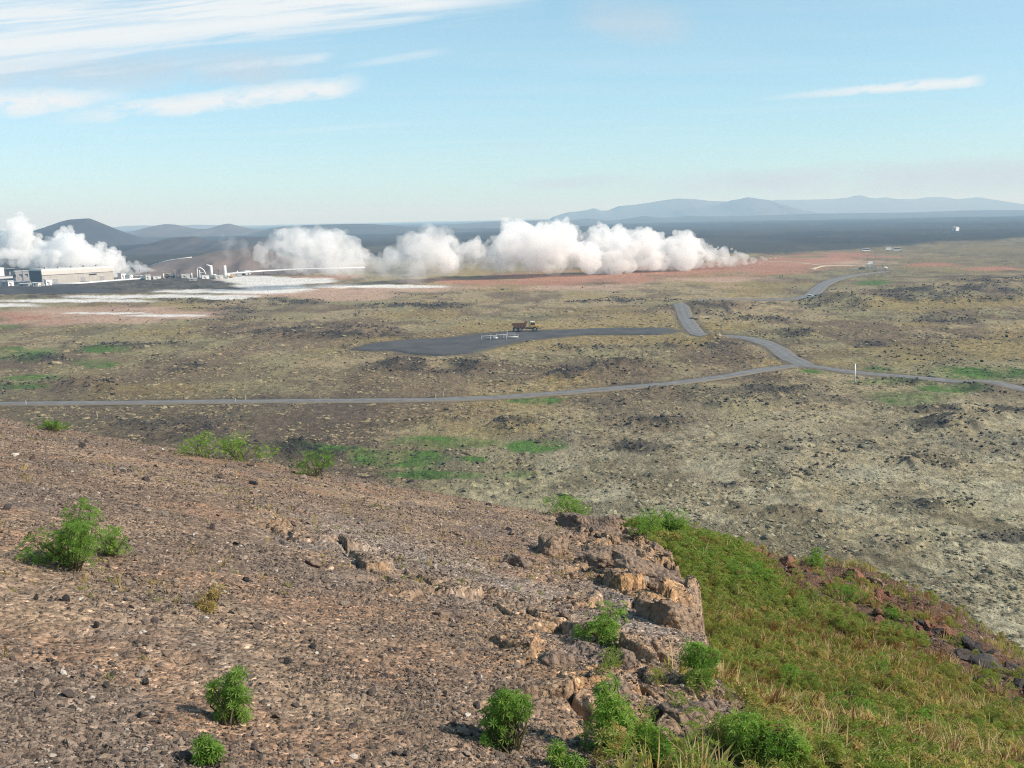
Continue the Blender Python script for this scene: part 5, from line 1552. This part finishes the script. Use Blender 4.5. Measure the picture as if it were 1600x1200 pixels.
MB().tube([(3.5 * k, 0, 9 * k), (11 * k, 0, 9 * k)], 0.35, 8).build('cross_pipe', P_wht, o)
MB().tube([(0, 0, 15 * k), (-12 * k, 1.0, 15.5 * k), (-18 * k, 2.0, 14 * k)], 0.3, 8).build('side_pipe', P_gry, o)
box_building('pump_house', (284, 436), (297, 435.5), 6, 6, P_cream, P_roof, 'low pale pump house left of the pipe gantry')
box_building('pump_house', (316, 436.5), (327, 436), 5, 6, P_wht, P_roof, 'low white pump house between gantry and wellhead')
box_building('pump_house', (337, 436), (349, 435.5), 4.5, 5, P_cream, P_roof, 'low pale pump house between the two wellheads')
for px, hpx in ((281.5, 12), (288, 8)):
    p = ground(px, 435); k = p.y / F
    o = empty('lamp_mast', p); tag(o, 'dark lamp mast left of the gantry, %s one' % ('taller' if hpx > 10 else 'shorter'), 'mast')
    MB().tube([(0, 0, -0.5), (0, 0, hpx * k)], 0.3, 8, 0.2).build('shaft', P_dgr, o)
    MB().box((0, 0, hpx * k), (1.6, 0.5, 0.3)).build('lamp_head', P_dgr, o)
p = ground(360, 434.5)
o = empty('tank', p); tag(o, 'small yellowish tank right of the wellheads', 'tank')
MB().tube([(-2.2, 0, 1.6), (-1.8, 0, 1.6), (1.8, 0, 1.6), (2.2, 0, 1.6)], 1.5, 14).build('shell', simple_mat('tank_yellow', (0.5, 0.36, 0.18), 0.5), o)
for s in (-1, 1): MB().box((s * 1.2, 0, 0.3), (0.4, 2.2, 1.2)).build('saddle', P_slab, o)

# hut far out on the lava
box_building('hut', (1488, 360.5), (1494, 360.5), 5, 8, P_wht, P_roof, 'lone white hut far out on the dark lava field', 'hut', 1.0)

# clutter round the plant: sheds, tanks, stacks and lamp masts
for pa, pb, h, wl, lb in (((212, 437), (226, 436.5), 5, P_gry, 'low grey shed right of the tiny white kiosk'), ((228, 438), (236, 437.6), 7, P_cream, 'pale shed under the left steam plume source'), ((240, 437), (252, 436.5), 4, P_wht, 'low white shed left of the orange dump truck'),
                          ((366, 433), (378, 432.5), 5, P_gry, 'grey shed right of the yellowish tank'), ((384, 430), (392, 429.6), 6, P_cream, 'pale shed on the slope right of the grey shed'), ((398, 425), (412, 424.5), 5, P_dgr, 'dark shed where the pipeline enters the steam'),
                          ((30, 449.5), (44, 449.2), 5, P_gry, 'low grey shed between the two white cabins'), ((52, 449), (60, 448.8), 6, P_cream, 'pale shed just left of the cabin before the hall'), ((296, 440), (308, 439.6), 4, P_slab, 'low concrete shed in front of the pipe gantry')):
    box_building('shed', pa, pb, h, 5, wl, P_roof, lb, 'shed')
for px, py, hpx, r_, mt, lb in ((219, 437, 14, 0.35, P_gry, 'thin grey stack behind the low grey shed'), (232, 437.5, 12, 0.3, P_dgr, 'thin dark stack behind the pale shed under the plume'), (256, 436, 10, 0.45, P_wht, 'short white stack left of the orange truck'),
                                (274, 435, 16, 0.3, P_gry, 'thin grey stack between the orange truck and the lamp masts'), (300, 436, 11, 0.5, P_wht, 'short white stack left of the pipe gantry'), (342, 435, 13, 0.4, P_gry, 'grey stack between the two wellheads'),
                                (371, 432, 10, 0.4, P_wht, 'short white stack over the grey shed by the tank'), (48, 449, 12, 0.25, P_gry, 'thin grey stack among the cabins at the left'), (36, 440, 20, 0.3, P_dgr, 'tall dark stack behind the grey annex'), (120, 426, 14, 0.35, P_gry, 'thin grey stack behind the middle of the beige hall')):
    p = ground(px, py); h = hpx * p.y / F
    o = empty('stack', p); tag(o, lb, 'stack')
    MB().tube([(0, 0, -0.5), (0, 0, h)], r_, 10, r_ * 0.85).build('shaft', mt, o, True)
    MB().tube([(0, 0, h - 0.4), (0, 0, h + 0.1)], r_ * 1.3, 10).build('rim', P_dgr, o)
    MB().box((0, 0, 0.2), (r_ * 5, r_ * 5, 0.9)).build('footing', P_slab, o)
# ------------------------------------------------------------------ steam
def volume_mat(name, dens, noise_scale=None, lo=0.4, hi=0.6, step=1.0, aniso=0.0, col=(1, 1, 1), ground=0.16):
    m, nt = nmat(name); t = NT(nt)
    pvn = t.n('ShaderNodeVolumePrincipled')
    pvn.inputs['Color'].default_value = (*col, 1)
    pvn.inputs['Anisotropy'].default_value = aniso
    pvn.inputs['Absorption Color'].default_value = (1, 1, 1, 1)        # air and vapour scatter, they do not absorb
    if noise_scale:
        pos = t.n('ShaderNodeNewGeometry').outputs['Position']
        nz = t.noise(pos, noise_scale, 5, 0.62, 0.6)
        sz = t.n('ShaderNodeSeparateXYZ'); t.L(pos, sz.inputs[0])           # thinner where it lifts off the ground
        t.L(t.m('MULTIPLY', t.rng(nz, lo, hi, 0.0, dens), t.rng(sz.outputs[2], 3.0, 17.0, ground, 1.0)), pvn.inputs['Density'])
    else:
        pvn.inputs['Density'].default_value = dens
    o = t.n('ShaderNodeOutputMaterial'); t.L(pvn.outputs[0], o.inputs['Volume'])
    m.cycles.volume_step_rate = step
    m.cycles.homogeneous_volume = noise_scale is None
    return m


ICO = bmesh.new(); bmesh.ops.create_icosphere(ICO, subdivisions=2, radius=1.0)
ICO_V = np.array([v.co[:] for v in ICO.verts]); ICO_F = np.array([[v.index for v in f.verts] for f in ICO.faces]); ICO.free()


def puff_cloud(name, balls, voxel, mat, label, group=None, gen=(10, 6), k=(0.42, 0.42), seed=1, flat=0.0):
    """union of many billows as one closed skin filled with vapour"""
    rg = np.random.default_rng(seed)
    lv = [np.array(balls)]
    for g, kk in zip(gen, k):
        prev = lv[-1]; out = []
        for (x, y, z, r) in prev:
            d = rg.normal(size=(g, 3)); d /= np.linalg.norm(d, axis=1)[:, None]
            d[:, 2] = np.where(d[:, 2] < -0.2, d[:, 2] * 0.3, d[:, 2])
            rc = r * kk * rg.uniform(0.6, 1.15, g)
            cc = np.array([x, y, z]) + d * (r * 0.93 - rc * 0.2)[:, None]
            out.append(np.concatenate([cc, rc[:, None]], 1))
        nx = np.concatenate(out); nx = nx[nx[:, 3] > voxel * 1.0]
        if len(nx): lv.append(nx)
    B = np.concatenate(lv)
    V_ = (B[:, None, :3] + ICO_V[None] * B[:, None, 3:4]).reshape(-1, 3)
    F_ = (ICO_F[None] + (np.arange(len(B)) * len(ICO_V))[:, None, None]).reshape(-1, 3)
    tmp = mesh_np('tmp', V_, F_, None, True)
    md = tmp.modifiers.new('r', 'REMESH'); md.mode = 'VOXEL'; md.voxel_size = voxel; md.adaptivity = 0.0
    sm = tmp.modifiers.new('s', 'SMOOTH'); sm.factor = 0.5; sm.iterations = 1
    dg = bpy.context.evaluated_depsgraph_get(); dg.update()
    me = bpy.data.meshes.new_from_object(tmp.evaluated_get(dg))
    tm = tmp.data; bpy.data.objects.remove(tmp); bpy.data.meshes.remove(tm)
    n = len(me.vertices); co = np.empty(n * 3, np.float32); no = np.empty(n * 3, np.float32)
    me.vertices.foreach_get('co', co); me.vertices.foreach_get('normal', no)
    co = co.reshape(-1, 3).astype(float); no = no.reshape(-1, 3)
    bil = 0
    for fq, am in ((0.14, 3.0), (0.34, 1.6), (0.75, 0.7)):
        bil = bil + am * (np.abs(2 * vn3(co[:, 0] * fq + seed, co[:, 1] * fq, co[:, 2] * fq, seed) - 1) - 0.35)
    size = np.clip(co[:, 2] / 14.0, 0.25, 1.0)
    co = co + no * (bil * size)[:, None]
    me.vertices.foreach_set('co', co.astype(np.float32).ravel()); me.update()
    t2 = bpy.data.objects.new('tmp', me); COL.objects.link(t2)            # close the skin again after the billows have swollen
    md = t2.modifiers.new('r', 'REMESH'); md.mode = 'VOXEL'; md.voxel_size = voxel * 1.05
    dg = bpy.context.evaluated_depsgraph_get(); dg.update()
    me2 = bpy.data.meshes.new_from_object(t2.evaluated_get(dg))
    bpy.data.objects.remove(t2); bpy.data.meshes.remove(me); me = me2
    me.name = name
    me.materials.clear(); me.materials.append(mat)
    o = bpy.data.objects.new(name, me); COL.objects.link(o)
    return tag(o, label, 'steam', group)


def bank(prof, D0, D1, n, seed, rmin=0.15, rmax=0.35, depth=1.0):
    """billows filling a side view outline (px, top, bottom) between two distances"""
    rg = np.random.default_rng(seed)
    P = np.array(sorted(prof), float); out = []
    xs = rg.uniform(P[:, 0].min(), P[:, 0].max(), n)
    hh = np.interp(xs, P[:, 0], P[:, 2] - P[:, 1])
    for x in xs:
        a, b_ = np.interp(x, P[:, 0], P[:, 1]), np.interp(x, P[:, 0], P[:, 2])
        h = b_ - a
        r = h * rg.uniform(rmin, rmax)
        k = rg.uniform(0, 1)
        if rg.uniform() < 0.25: k, r = 1.0, r * 0.6
        py = a + r * 1.12 + k * max(0.0, h + 4 - 1.7 * r)
        if rg.uniform() < 0.08: r = h * rg.uniform(0.08, 0.14); py = a + rg.uniform(0.06, 0.2) * h        # torn shreds along the top
        D = np.interp(x, [P[:, 0].min(), P[:, 0].max()], [D0, D1])
        D += rg.uniform(-1, 1) * depth * h * D / F * 0.5
        p = at_y(x, py, D)
        out.append((p.x, p.y, p.z, r * D / F))
    return out


m_dense = volume_mat('dense_steam', 0.16, 0.14, 0.36, 0.50, 0.16, ground=0.6)
m_mid = volume_mat('drifting_steam', 0.13, 0.085, 0.38, 0.54, 0.12)
m_left = volume_mat('fading_steam', 0.07, 0.065, 0.37, 0.56, 0.12)
m_wisp = volume_mat('thin_steam', 0.03, 0.07, 0.40, 0.66, 0.12)

STEAM1 = [(1212, 401, 405), (1190, 395, 408), (1150, 387, 411), (1115, 382, 413), (1090, 372, 414), (1066, 350, 415), (1040, 361, 416), (1005, 354, 418), (950, 346, 420), (918, 347, 421), (904, 378, 421)]
puff_cloud('steam_plume', bank(STEAM1, 742, 800, 170, 3), 0.62, m_dense, 'dense white steam plume pouring from the red ground at the right', 'steam', seed=4)
STEAM2 = [(898, 356, 414), (886, 335, 418), (850, 339, 420), (792, 338, 420), (778, 372, 420), (745, 369, 416), (712, 366, 418), (700, 360, 424)]
puff_cloud('steam_plume', bank(STEAM2, 715, 738, 120, 5), 0.75, m_mid, 'ragged steam bank in the middle with dark ground showing under it', 'steam', seed=6)
STEAM3 = [(706, 356, 414), (690, 350, 420), (650, 352, 440), (625, 366, 437), (592, 396, 428), (568, 386, 430), (545, 355, 428), (515, 350, 424), (470, 346, 420), (430, 358, 416), (405, 378, 412)]
puff_cloud('steam_plume', bank(STEAM3, 640, 700, 170, 7), 0.75, m_left, 'thin grey steam bank drifting away at the left of the steam field', 'steam', seed=8)
STEAM4 = [(249, 424, 430), (236, 414, 431), (205, 402, 432), (185, 390, 430), (160, 376, 428), (135, 366, 426), (110, 352, 424), (96, 353, 420), (80, 366, 420), (60, 380, 418), (20, 384, 412), (-30, 376, 416), (-90, 360, 410)]
puff_cloud('steam_plume', bank(STEAM4, 830, 850, 190, 9), 0.62, m_dense, 'dense white steam plume blowing left over the power plant hall', 'steam', seed=10)
STEAM5 = [(60, 372, 400), (48, 352, 400), (40, 332, 396), (28, 330, 392), (18, 344, 398), (0, 372, 404), (-40, 366, 410)]
puff_cloud('steam_plume', bank(STEAM5, 930, 930, 70, 11), 0.75, m_mid, 'upright steam column rising behind the plant at the left edge', 'steam', seed=12)
STEAM6 = [(330, 378, 392), (345, 366, 398), (360, 362, 402), (378, 372, 400), (392, 384, 398)]
puff_cloud('steam_plume', bank(STEAM6, 740, 740, 24, 13), 0.8, m_wisp, 'faint wisp of steam above the wellheads', 'steam', seed=14)

STEAM7 = [(395, 398, 420), (440, 392, 426), (520, 388, 432), (600, 392, 438), (650, 396, 444), (720, 392, 432), (800, 390, 428), (880, 396, 428), (930, 404, 426)]
puff_cloud('steam_plume', bank(STEAM7, 655, 735, 120, 15), 0.9, m_wisp, 'low veil of thin steam hugging the ground under the steam bank', 'steam', seed=16)

# ------------------------------------------------------------------ haze
m_haze = volume_mat('air_haze', 0.00016, col=(0.40, 0.68, 1.0))
hz = MB().box((0, 0, 102), (41000, 41000, 230)).build('haze', m_haze)
tag(hz, 'thin bluish haze over the whole plain', kind='stuff')
hz.display_type = 'WIRE'
